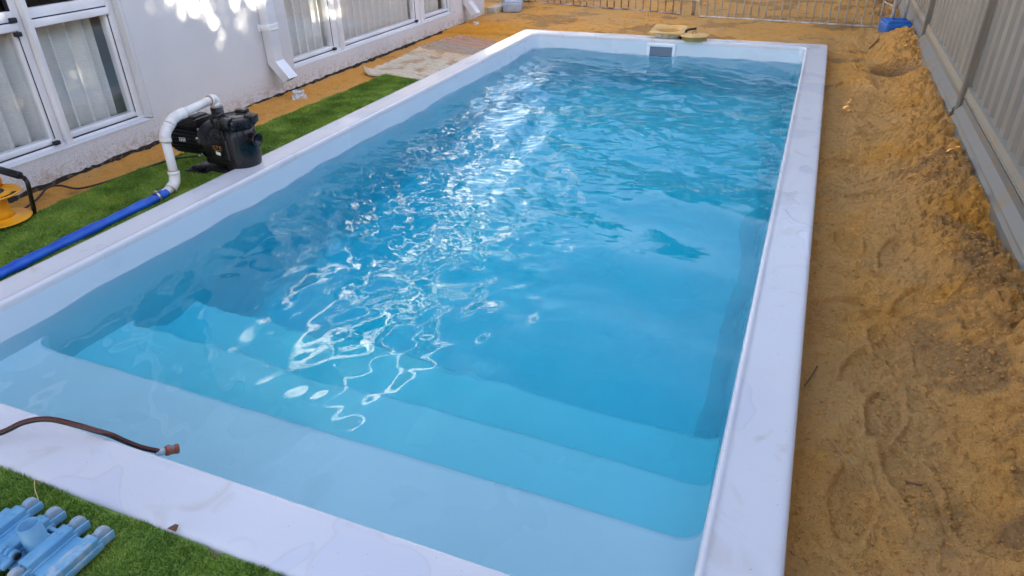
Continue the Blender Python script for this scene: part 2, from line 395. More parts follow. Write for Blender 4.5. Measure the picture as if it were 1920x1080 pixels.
def ground_z(x, y):
    right = sst(2.9, 3.1, x); left = 1 - sst(-.1, .1, x); far = sst(6.3, 6.6, y) * (1 - right)
    bank_edge = 3.44 + .10 * fbm(x * 0, y, .9, 2, 5) * 2
    bank = sst(bank_edge - .12, bank_edge + .30, x)
    zr = -.100 + .02 * sst(3, 6.5, y) + bank * (.120 + .03 * sst(3, 1, y))
    zr = zr - .02 * np.exp(-((x - 3.0) / .04) ** 2) * (y < 6)
    base = np.where(x > 2.95, zr, np.where(x < .1, -.062, -.035))
    base = np.where((y > 6.4), -.035 * (1 - right) + zr * right * (1 - sst(6.5, 8, y)) - .03 * right * sst(6.5, 8, y), base)
    base = np.where((y < .02) & (x < 3.0), -.07, base)
    rough = .60 + .40 * sst(3.0, 3.15, x) + .5 * bank
    z = base + rough * (.030 * fbm(x, y, .42, 2, 1) + .018 * fbm(x, y, .14, 3, 2) + .014 * fbm(x, y, .045, 4, 3, .6) + .007 * fbm(x, y, .016, 2, 23, .8) * sst(-.2, .25, fbm(x, y, .25, 2, 88)))
    r = np.abs(fbm(x, y, .06, 3, 9)); lump = sst(.12, .45, r)
    z = z + bank * (.024 * lump + .024 * fbm(x, y, .03, 3, 14) + .05 * fbm(x, y, .2, 3, 12)) * (1 - .9 * sst(3.68, 3.74, x))
    # foot prints: flat sole with pushed-up rim
    for fx, fy, ang, ln in FOOT:
        d = np.hypot(x - fx, y - fy); sel = d < .3
        if not sel.any(): continue
        ca, sa = math.cos(R(ang)), math.sin(R(ang)); u = (x - fx) * sa + (y - fy) * ca; v = (x - fx) * ca - (y - fy) * sa
        wd = .048 + .008 * np.cos(u / ln * 7)
        e = np.sqrt((u / (ln / 2)) ** 4 + (v / wd) ** 4) ** .5
        dep = -.013 * (1 - sst(.86, 1.0, e)) + .008 * np.exp(-((e - 1.16) / .13) ** 2)
        tread = .0015 * np.sign(np.sin(u * 260)) * (e < .85)
        z = z + np.where(sel, dep + tread, 0)
    # hole dug against the fence and the spoil beside it
    z = z - .16 * np.exp(-(((x - 3.50) / .14) ** 2 + ((y - 5.85) / .17) ** 2) ** 2)
    z = z + .05 * np.exp(-((x - 3.3) / .1) ** 2 - ((y - 5.35) / .3) ** 2)
    z = z + .07 * np.exp(-((x - 3.62) / .12) ** 2 - ((y - 6.9) / .35) ** 2)
    # scour at the wall
    z = z + np.where(x < -.85, .007 * fbm(x, y, .12, 2, 31) - .004, 0)
    z = np.where(np.abs(x) > 12, -.03, z)
    # keep low under the house and under the turf
    z = np.where((x < -.98) & (y < 7.6), -.12, z)
    tm = (1 - sst(-.62, -.56, x)) + sst(-.03, .0, x); turf = (x > -.62) & (x < 0) & (y < 4.3)
    z = np.where(turf, np.minimum(z, -.068), z)
    z = np.where((x > -.62) & (x < 2.45) & (y < -.0), np.minimum(z, -.07), z)
    return z
xs = axis_pts([(-400, -60, 60), (-60, -8, 6), (-8, -1.2, .5), (-1.2, -.95, .02), (-.95, -.02, .011), (-.02, 3.0, .03), (3.0, 3.9, .0048), (3.9, 4.3, .03), (4.3, 9, .4), (9, 60, 6), (60, 400, 60)])
ys = axis_pts([(-400, -60, 60), (-60, -6, 6), (-6, -.6, .3), (-.6, .3, .03), (.3, 3.6, .0048), (3.6, 6.4, .011), (6.4, 9.6, .016), (9.6, 14, .08), (14, 60, 4), (60, 400, 60)])
GX, GY = np.meshgrid(xs, ys, indexing='ij'); GZ = ground_z(GX, GY)
nx, ny = len(xs), len(ys); idx = np.arange(nx * ny).reshape(nx, ny)
Fq = np.stack([idx[:-1, :-1], idx[1:, :-1], idx[1:, 1:], idx[:-1, 1:]], -1).reshape(-1, 4)
cx = ((GX[:-1, :-1] + GX[1:, 1:]) / 2).ravel(); cyy = ((GY[:-1, :-1] + GY[1:, 1:]) / 2).ravel()
hole = (cx > .03) & (cx < 2.97) & (cyy > .03) & (cyy < 6.48)
me = npmesh('sand_ground', np.stack([GX, GY, GZ], -1).reshape(-1, 3), Fq[~hole])
n1 = fbm(GX, GY, .35, 4, 41); n2 = fbm(GX, GY, .5, 4, 51); n3 = fbm(GX, GY, .09, 3, 61)
soil = sst(.10, .30, n1 + .35 * n3 + .12 * sst(3.42, 3.6, GX) - .12 + .16 * sst(6.6, 7.2, GY) - .18 * (1 - sst(-.2, .1, GX)) * (GY < 6.4)) * .6
soil = np.maximum(soil, .95 * np.exp(-(((GX - 3.5) / .20) ** 2 + ((GY - 5.85) / .22) ** 2) ** 2))
soil = soil * (1 - .7 * sst(2.8, 3.0, GX) * (1 - sst(3.3, 3.48, GX + .1 * n3)) * (1 - sst(4.8, 5.4, GY)))
soil = np.maximum(soil, .32 * sst(.02, .2, n2 + .5 * n3 + .02) * np.exp(-((GX - 3.60) / .16) ** 2 - ((GY - 1.25) / .45) ** 2))
org = sst(.10, .34, n2 + .3 * n3) * .6 * sst(3.1, 3.4, GX) + (GX < 0) * .28 + .8 * sst(.0, .2, n2 + .15) * np.exp(-((GX + .55) / .5) ** 2 - ((GY - 6.6) / .45) ** 2)
org = np.clip(org, 0, 1) * (1 - soil)
dry = sst(.02, .25, -n2 + .1) * .55 * sst(3.55, 3.35, GX) * (1 - soil)
a = me.color_attributes.new('soil', 'FLOAT_COLOR', 'POINT')
buf = np.stack([soil, org, dry, np.ones_like(soil)], -1).reshape(-1, 4).astype(np.float32); a.data.foreach_set('color', buf.ravel())
link('sand_ground', me, M_sand, kind='structure')

# ------------------------------------------------------------------ pool
pool = thing('swimming_pool', 'pale blue fibreglass pool shell with a flat rim, set in the sand', 'swimming pool', (0, 0, 0))
def rrect(i, r, z, n=6):
    x0, x1, y0, y1 = i, PW - i, i, PL - i; pts = []
    for cx_, cy_, a0 in ((x1 - r, y0 + r, -90), (x1 - r, y1 - r, 0), (x0 + r, y1 - r, 90), (x0 + r, y0 + r, 180)):
        for k in range(n + 1):
            a_ = R(a0 + 90 * k / n); pts.append((cx_ + r * math.cos(a_), cy_ + r * math.sin(a_), z))
    return pts
def dense(pts, st=.12):
    out = []
    for i in range(len(pts)):
        a_ = Vector(pts[i]); b_ = Vector(pts[(i + 1) % len(pts)]); n = max(1, int((b_ - a_).length / st))
        for k in range(n): out.append(a_.lerp(b_, k / n))
    return out
def loft(bm, rings):
    n = len(rings[0]); VR = [[bm.verts.new(p) for p in ring] for ring in rings]
    for A, B in zip(VR[:-1], VR[1:]):
        for k in range(n):
            f = bm.faces.new((A[k], A[(k + 1) % n], B[(k + 1) % n], B[k])); f.smooth = True
    return VR
bm = NB()
prof = [(.012, -.16, .02), (.002, -.06, .02), (0, -.03, .022), (0, -.012, .022), (.0035, -.0035, .022), (.012, 0, .025), (.03, .0, .03), (.10, -.001, .04), (.15, 0, .06), (.163, .0015, .07), (.168, .0045, .07), (.173, .0055, .075), (.179, .004, .078), (.184, -.002, .08), (.187, -.012, .08), (.186, -.03, .08)]
loft(bm, [rrect(i, r, z) for i, z, r in prof])
obj('coping', bm, M_cop, pool)
bm = NB()
prof = [(.186, -.028, .08), (.188, -.10, .08), (.192, -.30, .09), (.205, -.70, .11), (.215, -1.05, .12), (.225, -1.16, .14), (.26, -1.235, .17), (.33, -1.26, .2)]
loft(bm, [rrect(i, r, z) for i, z, r in prof]); obj('basin', bm, M_basin, pool)
bm = NB(); bm.faces.new([bm.verts.new((p[0], p[1], -1.258)) for p in rrect(.30, .2, -1.258)]); obj('floor', bm, M_step, pool)
def step(y1, z, zlow):
    """one tread slab; its front edge sweeps forward into the side walls with a concave fillet"""
    bm = NB(); r = .075; xs_ = []
    for k in range(9): a_ = R(90 * k / 8); xs_.append((.19 + r - r * math.cos(a_), y1 + r - r * math.sin(a_)))
    mid = [(.19 + r + (PW - .38 - 2 * r) * t / 20, y1) for t in range(1, 20)]
    line = [(.15, y1 + r)] + xs_ + mid + [(PW - x, y) for x, y in xs_[::-1]] + [(PW - .15, y1 + r)]
    def row(dy, zz): return [bm.verts.new((x, y + dy, zz)) for x, y in line]
    rows = [[bm.verts.new((x, .15, z)) for x, y in line], row(-.024, z), row(-.012, z - .003), row(-.004, z - .010), row(0, z - .022), row(.02, zlow)]
    for A, B in zip(rows[:-1], rows[1:]):
        for k in range(len(A) - 1): bm.faces.new((A[k], A[k + 1], B[k + 1], B[k]))
    return obj('step', bm, M_step, pool)
step(.635, -.275, -1.3); step(1.03, -.56, -1.3); step(1.42, -.80, -1.3)
# skimmer mouth in the far wall
bm = NB(); yw = PL - .186
for x0, x1, z0, z1 in ((1.362, 1.642, -.066, -.036), (1.362, 1.392, -.20, -.066), (1.612, 1.642, -.20, -.066), (1.392, 1.612, -.23, -.20)):
    bb(bm, x0, x1, yw - .012, yw + .02, z0, z1, .003)
sk = obj('skimmer_mouth', bm, mat('skimmer_white', (.9, .9, .92), .3), pool)
bm = NB(); bb(bm, 1.392, 1.612, yw - .004, yw + .002, -.2, -.066, 0); obj('flap', bm, mat('skimmer_flap', (.16, .20, .26), .4), sk)

# ------------------------------------------------------------------ water
st = .0085
wx = np.arange(.168, PW - .168 + 1e-6, st); wy = np.arange(.168, PL - .168 + 1e-6, st); WX, WY = np.meshgrid(wx, wy, indexing='ij')
def waves(lmin, lmax, rms_slope, n, main, spread, seed):
    rng = np.random.default_rng(seed); z = np.zeros_like(WX)
    for _ in range(n):
        lam = math.exp(rng.uniform(math.log(lmin), math.log(lmax))); k = 2 * math.pi / lam
        th = R(main + rng.normal(0, spread)); amp = rms_slope / k * math.sqrt(2 / n)
        z += amp * np.sin(k * (WX * math.cos(th) + WY * math.sin(th)) + rng.uniform(0, 6.283))
    return z
envA = .35 + .65 * sst(.9, 2.6, WY)
patch = sst(-.25, .12, fbm(WX, WY, .9, 2, 77) + .22 * sst(1.4, 2.6, WY) - .10 * sst(1.9, 2.6, WX))
near = sst(.55, 1.4, WY); calm = 1 - .85 * sst(1.75, 2.3, WX) * (1 - sst(2.4, 3.8, WY)); ext = near * calm
patch = np.clip(.35 + .65 * patch, 0, 1)
WZ = WL + (.5 + .5 * envA) * waves(.6, 1.6, .042, 24, 60, 60, 1) + (.15 + .25 * calm + .60 * ext) * waves(.18, .5, .072, 40, 35, 38, 2)
WZ += (.30 * calm + .70 * patch * ext) * waves(.07, .18, .062, 60, 50, 38, 3) + patch * ext * sst(1.1, 2.2, WY) * waves(.03, .07, .058, 70, 75, 35, 4)
nxw, nyw = len(wx), len(wy); ii = np.arange(nxw * nyw).reshape(nxw, nyw)
F = np.stack([ii[:-1, :-1], ii[1:, :-1], ii[1:, 1:], ii[:-1, 1:]], -1).reshape(-1, 4)
V = np.stack([WX, WY, WZ], -1).reshape(-1, 3)
per = np.concatenate([ii[:, 0], ii[-1, 1:], ii[-2::-1, -1], ii[0, -2:0:-1]])
nb = len(V); low = V[per].copy(); low[:, 2] = -1.4; V = np.vstack([V, low, [[1.5, 3.2, -1.4]]])
p2 = np.roll(per, -1); l1 = nb + np.arange(len(per)); l2 = np.roll(l1, -1)
side = np.stack([p2, per, l1, l2], -1)
F = np.vstack([F, side]); me = npmesh('water', V, F)
bmw = bmesh.new(); bmw.from_mesh(me); bmw.verts.ensure_lookup_table(); c_ = bmw.verts[len(V) - 1]
for a_, b_ in zip(l1, l2): bmw.faces.new((bmw.verts[int(b_)], bmw.verts[int(a_)], c_))
for f in bmw.faces:
    if len(f.verts) == 3 or f.index >= (nxw - 1) * (nyw - 1): f.smooth = False
bmesh.ops.recalc_face_normals(bmw, faces=bmw.faces)
bmw.to_mesh(me); bmw.free()
attr(me, 'chop', np.concatenate([(patch * ext).ravel(), np.zeros(len(per) + 1)]))
link('water', me, M_water, kind='structure')

# ------------------------------------------------------------------ house
WX0 = -.94; GXP = -1.00
house = thing('house', 'single storey house with pale rendered wall and white sliding windows', 'house', (-3, 3, -.1))
def w_obj(name, boxes, m, parent, bev=0):
    bm = NB()
    for b in boxes: bb(bm, *b, bev)
    return obj(name, bm, m, parent)
W1 = (-.35, 2.425); W2 = (3.855, 6.76); SZ, HZ = .095, 2.12
T = WX0 - .18
w_obj('wall', [(T, WX0, -3.5, W1[0], -.15, 2.5), (T, WX0, W1[1], W2[0], -.15, 2.5), (T, WX0, W2[1], 6.955, -.15, 2.5), (T, WX0 - .006, 6.955, 7.56, -.15, 2.5),
               (T, WX0, W1[0], W1[1], -.15, SZ), (T, WX0, W2[0], W2[1], -.15, SZ), (T, WX0, W1[0], W1[1], HZ, 2.5), (T, WX0, W2[0], W2[1], HZ, 2.5),
               (-8, T, 7.40, 7.56, -.15, 2.5), (-8, T, -3.5, -3.34, -.15, 2.5), (-8.16, -8, -3.5, 7.56, -.15, 2.5)], M_wall, house)
bm = NB(); rr = random.Random(3); yy = -3.4
pts = []
while yy < 7.56:
    pts.append((yy, -.046 + rr.uniform(-.006, .006) )); yy += rr.uniform(.02, .05)
for (a0, z0), (a1, z1) in zip(pts[:-1], pts[1:]):
    q = [bm.verts.new(v) for v in ((WX0 + .002, a0, -.14), (WX0 + .002, a1, -.14), (WX0 + .004, a1, z1), (WX0 + .004, a0, z0))]; bm.faces.new(q)
    q2 = [q[3], q[2], bm.verts.new((WX0 - .004, a1, z1)), bm.verts.new((WX0 - .004, a0, z0))]; bm.faces.new(q2)
obj('damp_course', bm, mat('black_membrane', (.02, .017, .015), .8, col2=(.12, .075, .04), nscale=30, lo=.55, hi=.6), house)
w_obj('footing', [(-.93, -.80, 7.58, 7.95, -.12, .03), (-.9, -.86, 7.95, 14, -.12, .10)], mat('limestone', (.48, .42, .33), .9, col2=(.35, .27, .18), nscale=12, bump=.4), house, .008)
# roof, soffit, gutter
bm = NB(); e = (-8.6, -.48, -4, 8.0); ze = 2.44; rid = [(-4.54, -.0, 4.3), (-4.54, 4.0, 4.3)]
v = [bm.verts.new(p) for p in ((e[0], e[2], ze), (e[1], e[2], ze), (e[1], e[3], ze), (e[0], e[3], ze))] + [bm.verts.new(p) for p in rid]
for q in ((0, 1, 4), (1, 2, 5, 4), (2, 3, 5), (3, 0, 4, 5)): bm.faces.new([v[k] for k in q])
obj('roof', bm, M_roof, house)
w_obj('soffit', [(-8.5, -.5, -3.9, 7.9, 2.39, 2.42)], M_soffit, house)
w_obj('gutter', [(-.50, -.39, -4.1, 8.1, 2.37, 2.46)], M_white, house, .01)
def window(y0, y1, mulls, openl):
    """mulls: list of (ya, yb) proud mullions"""
    wd = bpy.data.objects.new('window', None); COL.objects.link(wd); wd.parent = house; wd.location = Vector((GXP, (y0 + y1) / 2, SZ)) - house.location
    zt0, zt1 = .727, .822
    bm = NB(); X1 = GXP + .012; X0 = GXP - .05
    bb(bm, X0, X1, y0, y1, SZ + .002, .117, .002); bb(bm, X0 - .01, X1 - .014, y0 + .02, y1 - .02, .121, .150, .002)
    bb(bm, X0, X1, y0, y1, HZ - .05, HZ - .002, .002)
    bb(bm, X0, X1, y0, y0 + .045, .118, HZ - .052, .002); bb(bm, X0, X1, y1 - .045, y1, .118, HZ - .052, .002)
    ed = [y0 + .045] + [v_ for m_ in mulls for v_ in m_] + [y1 - .045]
    for k in range(0, len(ed), 2):
        bb(bm, X0, X1, ed[k], ed[k + 1], .773, zt1, .002); bb(bm, X0, X1 + .012, ed[k], ed[k + 1], zt0, .766, .003)
        bb(bm, X0, X1 - .012, ed[k + 1] - .018, ed[k + 1] - .003, .15, zt0, .001)
    for a_, b_ in mulls:
        bb(bm, X0, X1 - .004, a_, b_ - .03, .118, HZ - .052, .002); bb(bm, X0, X1 + .034, b_ - .028, b_, SZ + .006, HZ - .052, .002)
    obj('frame', bm, M_white, wd)
    bm = NB()
    for k in range(0, len(ed), 2):
        bb(bm, X0, X1 - .003, ed[k], ed[k + 1], .767, .7725, 0); bb(bm, X0, X1 - .003, ed[k], ed[k + 1], .1175, .1208, 0)
        bb(bm, X0, X1 - .008, ed[k + 1] - .0028, ed[k + 1] + .003 * 0, .15, zt0, 0)
        bb(bm, X0, X1 - .006, ed[k + 1] - .008, ed[k + 1] - .001, zt1, HZ - .055, 0)
        if k < len(ed) - 2:
            bb(bm, X1 - .004, X1 + .02, ed[k + 1] - .03, ed[k + 1] + .004, .118, .140, .002)
            bb(bm, X1 - .004, X1 + .02, ed[k + 1] - .03, ed[k + 1] + .004, .768, .792, .002)
            bb(bm, X1 - .004, X1 + .02, ed[k + 1] - .03, ed[k + 1] + .004, .700, .722, .002)
    obj('gasket', bm, M_gasket, wd)
    for k in range(0, len(ed), 2):
        bm = NB(); bb(bm, GXP - .024, GXP - .018, ed[k] + .001, ed[k + 1] - .018, .151, zt0 - .001, 0); obj('pane', bm, M_pane, wd)
        bm = NB(); bb(bm, GXP - .024, GXP - .018, ed[k] + .001, ed[k + 1] - .001, zt1 + .001, HZ - .053, 0); obj('upper_pane', bm, M_screen, wd)
    # S-fold curtain
    n = int((y1 - y0) / .006); zs = np.linspace(.128, HZ - .06, 14); yv = np.linspace(y0 + .01, y1 - (.10 if openl else .02), n)
    ph = np.cumsum(RNG.normal(0, .03, n)); V = []
    for z_ in zs:
        fl = 1 + .12 * (1 - (z_ - .1) / 2)
        s_ = np.sin(yv / .105 * 2 * math.pi + ph + .15 * math.sin(z_ * 2)); X = GXP - .105 + .038 * fl * np.sign(s_) * np.abs(s_) ** .9
        yy_ = yv + .012 * np.cos(yv / .105 * 4 * math.pi + ph)
        zz = z_ + (.006 * np.sin(yv * 31) if z_ < .13 else 0) * np.ones(n)
        V.append(np.stack([X, yy_, zz], -1))
    V = np.concatenate(V); i2 = np.arange(len(V)).reshape(len(zs), n)
    Fc = np.stack([i2[:-1, :-1], i2[:-1, 1:], i2[1:, 1:], i2[1:, :-1]], -1).reshape(-1, 4)
    V = V - np.array(wloc(wd)); mc = npmesh('curtain', V, Fc); link('curtain', mc, M_curtain, wd)
    # rendered sill and reveals
    bm = NB(); prism(bm, [(WX0 + .003, SZ - .004), (WX0 + .003, SZ + .003), (GXP + .012, SZ + .009), (GXP - .06, SZ + .009), (GXP - .06, SZ - .004)], 1, y0 + .001, y1 + .0)
    bb(bm, GXP - .2, GXP - .19, y0 - .05, y1 + .05, -.1, HZ + .1, 0)
    obj('sill', bm, [M_wall], wd)
    return wd
window(W1[0], 2.40, [(.30, .365), (1.795, 1.866)], True)
window(W2[0] + .01, 6.72, [(4.485, 4.60), (5.95, 6.073)], True)
for rv in ((2.4005, 2.4245), (6.7205, 6.7595)): w_obj('reveal', [(GXP - .06, WX0 - .002, rv[0], rv[1], SZ + .01, HZ)], M_wall, house)
w_obj('dark_room_sheet', [(-1.30, -1.28, -3.3, 7.3, -.1, 2.38)], M_dark, house)  # black sheet close behind the curtains stands for the unlit room
# downpipes
def downpipe(yc, zk, ky, lab):
    x0, x1 = WX0 + .004, WX0 + .080; hw = .05; bm = NB()
    y0, y1 = yc - hw, yc + hw
    bb(bm, x0, x1, y0, y1, zk, 2.36, .004)
    # kicked shoe, hollow at the mouth
    d = Vector((.10, .02, -.135)).normalized(); Ls = .155
    top = [Vector((x0, y0, zk)), Vector((x1, y0, zk + .018)), Vector((x1, y1, zk + .018)), Vector((x0, y1, zk))]
    bot = [p + d * Ls for p in top]; bot[0] += d * .02; bot[3] += d * .02
    tv = [bm.verts.new(p) for p in top]; bv = [bm.verts.new(p) for p in bot]; c = sum(bot, Vector()) / 4
    iv = [bm.verts.new(c + (p - c) * .93) for p in bot]; uv = [bm.verts.new(c + (p - c) * .93 - d * .10) for p in bot]
    for A, B in ((tv, bv), (bv, iv), (iv, uv)):
        for k in range(4): bm.faces.new((A[k], A[(k + 1) % 4], B[(k + 1) % 4], B[k]))
    bm.faces.new(uv); bm.faces.new(tv[::-1])
    dp = obj('downpipe', bm, M_pipew, house, lab)
    bm = NB(); zb = zk + .235
    bb(bm, x1 - .001, x1 + .005, y0 - .002, y1 + .002, zb, zb + .045, .001); bb(bm, x0 - .002, x1 + .005, y0 - .006, y0 - .0005, zb, zb + .045, .001)
    bb(bm, x0 - .003, x0 + .004, y0 - .035, y0 - .006, zb - .004, zb + .049, .003)
    bb(bm, x1 + .004, x1 + .008, y0, y1, zb + .004, zb + .008, .001); bb(bm, x1 + .004, x1 + .008, y0, y1, zb + .036, zb + .040, .001)
    obj('bracket', bm, M_white, dp)
downpipe(3.600, .198, 0, 'white downpipe beside the second window'); downpipe(7.0, .165, 0, 'white downpipe at the house corner')

# ------------------------------------------------------------------ steel boundary fence
FX = 3.79
fence = thing('steel_fence', 'tall grey ribbed steel boundary fence with bottom rail, right of the sand', 'fence', (FX, 4.2, 0))
posts = [-7.72 + 2.38 * k for k in range(0, 12)]
FT = 1.82
for k, py in enumerate(posts):
    bm = NB()
    t_ = .004; hw = .020
    for sgn in (-1, 1):   # two back to back C sections
        ya = py + sgn * .006
        bb(bm, FX - .050, FX + .034, ya - t_ / 2, ya + t_ / 2, -.12, FT, 0)
        bb(bm, FX - .054, FX - .050, min(ya, ya + sgn * hw), max(ya, ya + sgn * hw), -.12, FT, .001)
        bb(bm, FX + .034, FX + .038, min(ya, ya + sgn * hw), max(ya, ya + sgn * hw), -.12, FT, .001)
        bb(bm, FX - .050, FX - .042, ya + sgn * hw - sgn * .001 - .001, ya + sgn * hw - sgn * .001 + .001, -.12, FT, 0)
    bb(bm, FX - .02, FX + .02, py - .0105, py + .0105, -.12, FT, 0)  # infill between the webs, added to shut out a slit of sun
    bb(bm, FX + .002, FX + .030, py - .07, py + .07, -.12, .178, 0)  # plate added at the post foot to block leaking sun
    obj('post', bm, M_grey, fence)
def ribs(y0, y1):
    pts = []; y = y0; p = .19
    while y < y1 + p:
        pts += [(y, 0), (y + .085, .0), (y + .102, .020), (y + .168, .020)]; y += p
    pts = [q for q in pts if q[0] < y1]; pts.append((y1, pts[-1][1]))
    return pts
for k in range(len(posts) - 1):
    y0, y1 = posts[k] + .0095, posts[k + 1] - .0095
    bm = NB(); A = []; B = []
    for y, dx in ribs(y0, y1):
        A.append(bm.verts.new((FX - .012 + dx, y, .19))); B.append(bm.verts.new((FX - .012 + dx, y, FT - .02)))
    for i in range(len(A) - 1): bm.faces.new((A[i], A[i + 1], B[i + 1], B[i]))
    obj('panel', bm, M_grey, fence)
    zz = .010 * math.sin(k * 2.1); ya, yb = posts[k] + .028, posts[k + 1] - .028
    bm = NB(); 
    prism(bm, [(FX - .030, .178 + zz), (FX - .028, .222 + zz), (FX + .028, .222 + zz), (FX + .030, .178 + zz)], 1, ya - .025, yb + .025)
    prism(bm, [(FX - .034, .170 + zz), (FX - .034, .177 + zz), (FX + .02, .177 + zz), (FX + .02, .170 + zz)], 1, ya, yb)
    obj('bottom_rail', bm, M_rail, fence)
    bm = NB(); prism(bm, [(FX - .030, FT - .035), (FX - .030, FT + .005), (FX + .030, FT + .005), (FX + .030, FT - .035)], 1, ya - .03, yb + .03); obj('top_rail', bm, M_grey, fence)
    # two lapped plinth sheets, each with a lip
    bm = NB(); o_ = .006 if k % 2 else 0
    prism(bm, [(FX - .030, .166), (FX - .032, .128), (FX - .062 - o_, .088), (FX - .064 - o_, .080), (FX - .058 - o_, .080), (FX - .026, .124), (FX - .024, .166)], 1, ya, yb)
    obj('plinth_sheet', bm, M_plinth, fence)
    bm = NB(); prism(bm, [(FX - .056, .078), (FX - .070, .055), (FX - .076, .0), (FX - .080, -.10), (FX - .074, -.10), (FX - .070, .0), (FX - .064, .052), (FX - .050, .072)], 1, ya + .02, yb - .01)
    obj('plinth_sheet', bm, M_plinth, fence)

# ------------------------------------------------------------------ temporary fence panels at the far end
def tpanel(a_, b_, nb_, lab, m, h=1.25, z0=-.025):
    a_ = Vector((*a_, z0)); b_ = Vector((*b_, z0)); d = b_ - a_
    t = thing('temporary_fence_panel', lab, 'fence panel', (a_ + b_) / 2, 'temporary fence panels across the far sand')
    bm = NB(); r = .0125
    for p in (a_, b_): cyl(bm, p, p + Vector((0, 0, h)), r, n=12)
    cyl(bm, a_ + Vector((0, 0, .0)), b_, r * .95, n=12); cyl(bm, a_ + Vector((0, 0, h)), b_ + Vector((0, 0, h)), r, n=12)
    obj('frame', bm, m, t)
    bm = NB()
    for k in range(1, nb_):
        p = a_ + d * (k / nb_); cyl(bm, p, p + Vector((0, 0, h)), .0085, n=8)
    obj('infill_bars', bm, m, t)
tpanel((-.83, 8.575), (1.36, 8.08), 23, 'rusty temporary fence panel of thin bars, left of the join at the far end', M_rust)
tpanel((1.60, 7.955), (3.47, 7.735), 23, 'galvanised temporary fence panel of thin bars, right of the join, beside the blue block', M_galv)
t = thing('fence_join_post', 'short rusty post between the two temporary fence panels', 'post', (1.50, 8.12, -.03))
bm = NB(); cyl(bm, (1.50, 8.12, -.06), (1.50, 8.12, 1.3), .022, n=14); obj('post', bm, M_rust, t)
bm = NB(); cyl(bm, (1.40, 8.07, .15), (1.61, 7.96, .13), .008, n=8); bx(bm, (1.50, 8.10, .15), (.06, .05, .04), .004); obj('clamp', bm, M_galv, t)
def foot_block(x0, x1, y0, y1, h, m, lab, yaw=0, posts_=()):
    zb = -.045; cx_, cy_ = (x0 + x1) / 2, (y0 + y1) / 2
    t = thing('fence_foot_block', lab, 'fence block', (cx_, cy_, zb), 'plastic feet of the temporary fence')
    bm = NB(); w_, l_ = x1 - x0, y1 - y0; rot = (0, 0, R(yaw))
    bx(bm, (cx_, cy_, zb + h * .45), (w_, l_, h * .9), .028, rot, 4)
    Rz = Matrix.Rotation(R(yaw), 3, 'Z')
    for fy in (-.30, .12):
        p = Vector((cx_, cy_, 0)) + Rz @ Vector((0, l_ * fy, 0)); bx(bm, (p.x, p.y, zb + h * .93), (w_ * .84, l_ * .30, h * .22), .016, rot, 3)
    for fx in (-.33, .33):
        p = Vector((cx_, cy_, 0)) + Rz @ Vector((w_ * fx, 0, 0)); bx(bm, (p.x, p.y, zb + h * .92), (w_ * .2, l_ * .9, h * .12), .010, rot, 3)
    obj('body', bm, m, t)
    for fx, fy in ((-.18, -.03), (.24, .02)):
        bm = NB(); p = Vector((cx_, cy_, 0)) + Rz @ Vector((w_ * fx, l_ * fy, 0)); cyl(bm, (p.x, p.y, zb + h * .9), (p.x, p.y, zb + h * 1.08), .026, n=16)
        obj('socket', bm, m, t)
    return t
foot_block(3.475, 3.715, 7.26, 7.60, .15, M_bluepl, 'bright blue plastic fence foot holding two posts by the steel fence', 8)
foot_block(-.83, -.60, 7.72, 8.15, .13, M_greypl, 'grey blue plastic fence foot at the house corner', 18)
for px, py, lab in ((3.55, 7.42, 'galvanised fence upright, left one standing in the blue block'), (3.655, 7.44, 'galvanised fence upright, right one standing in the blue block')):
    t = thing('fence_upright', lab, 'post', (px, py, .12), 'uprights standing in the blue block')
    bm = NB(); cyl(bm, (px, py, .10), (px, py, 1.4), .019, n=16); obj('tube', bm, M_galv, t)
    bm = NB(); cyl(bm, (px, py, .30), (px, py, .33), .024, n=16); obj('collar', bm, M_galv, t)
bm = NB(); cyl(bm, (3.47, 7.735, .22), (3.55, 7.42, .22), .007, n=8); o = obj('panel_clip', bm, M_galv, None, 'thin steel clip joining the fence panel to the upright', loc=(3.51, 7.63, .22)); o['category'] = 'clip'

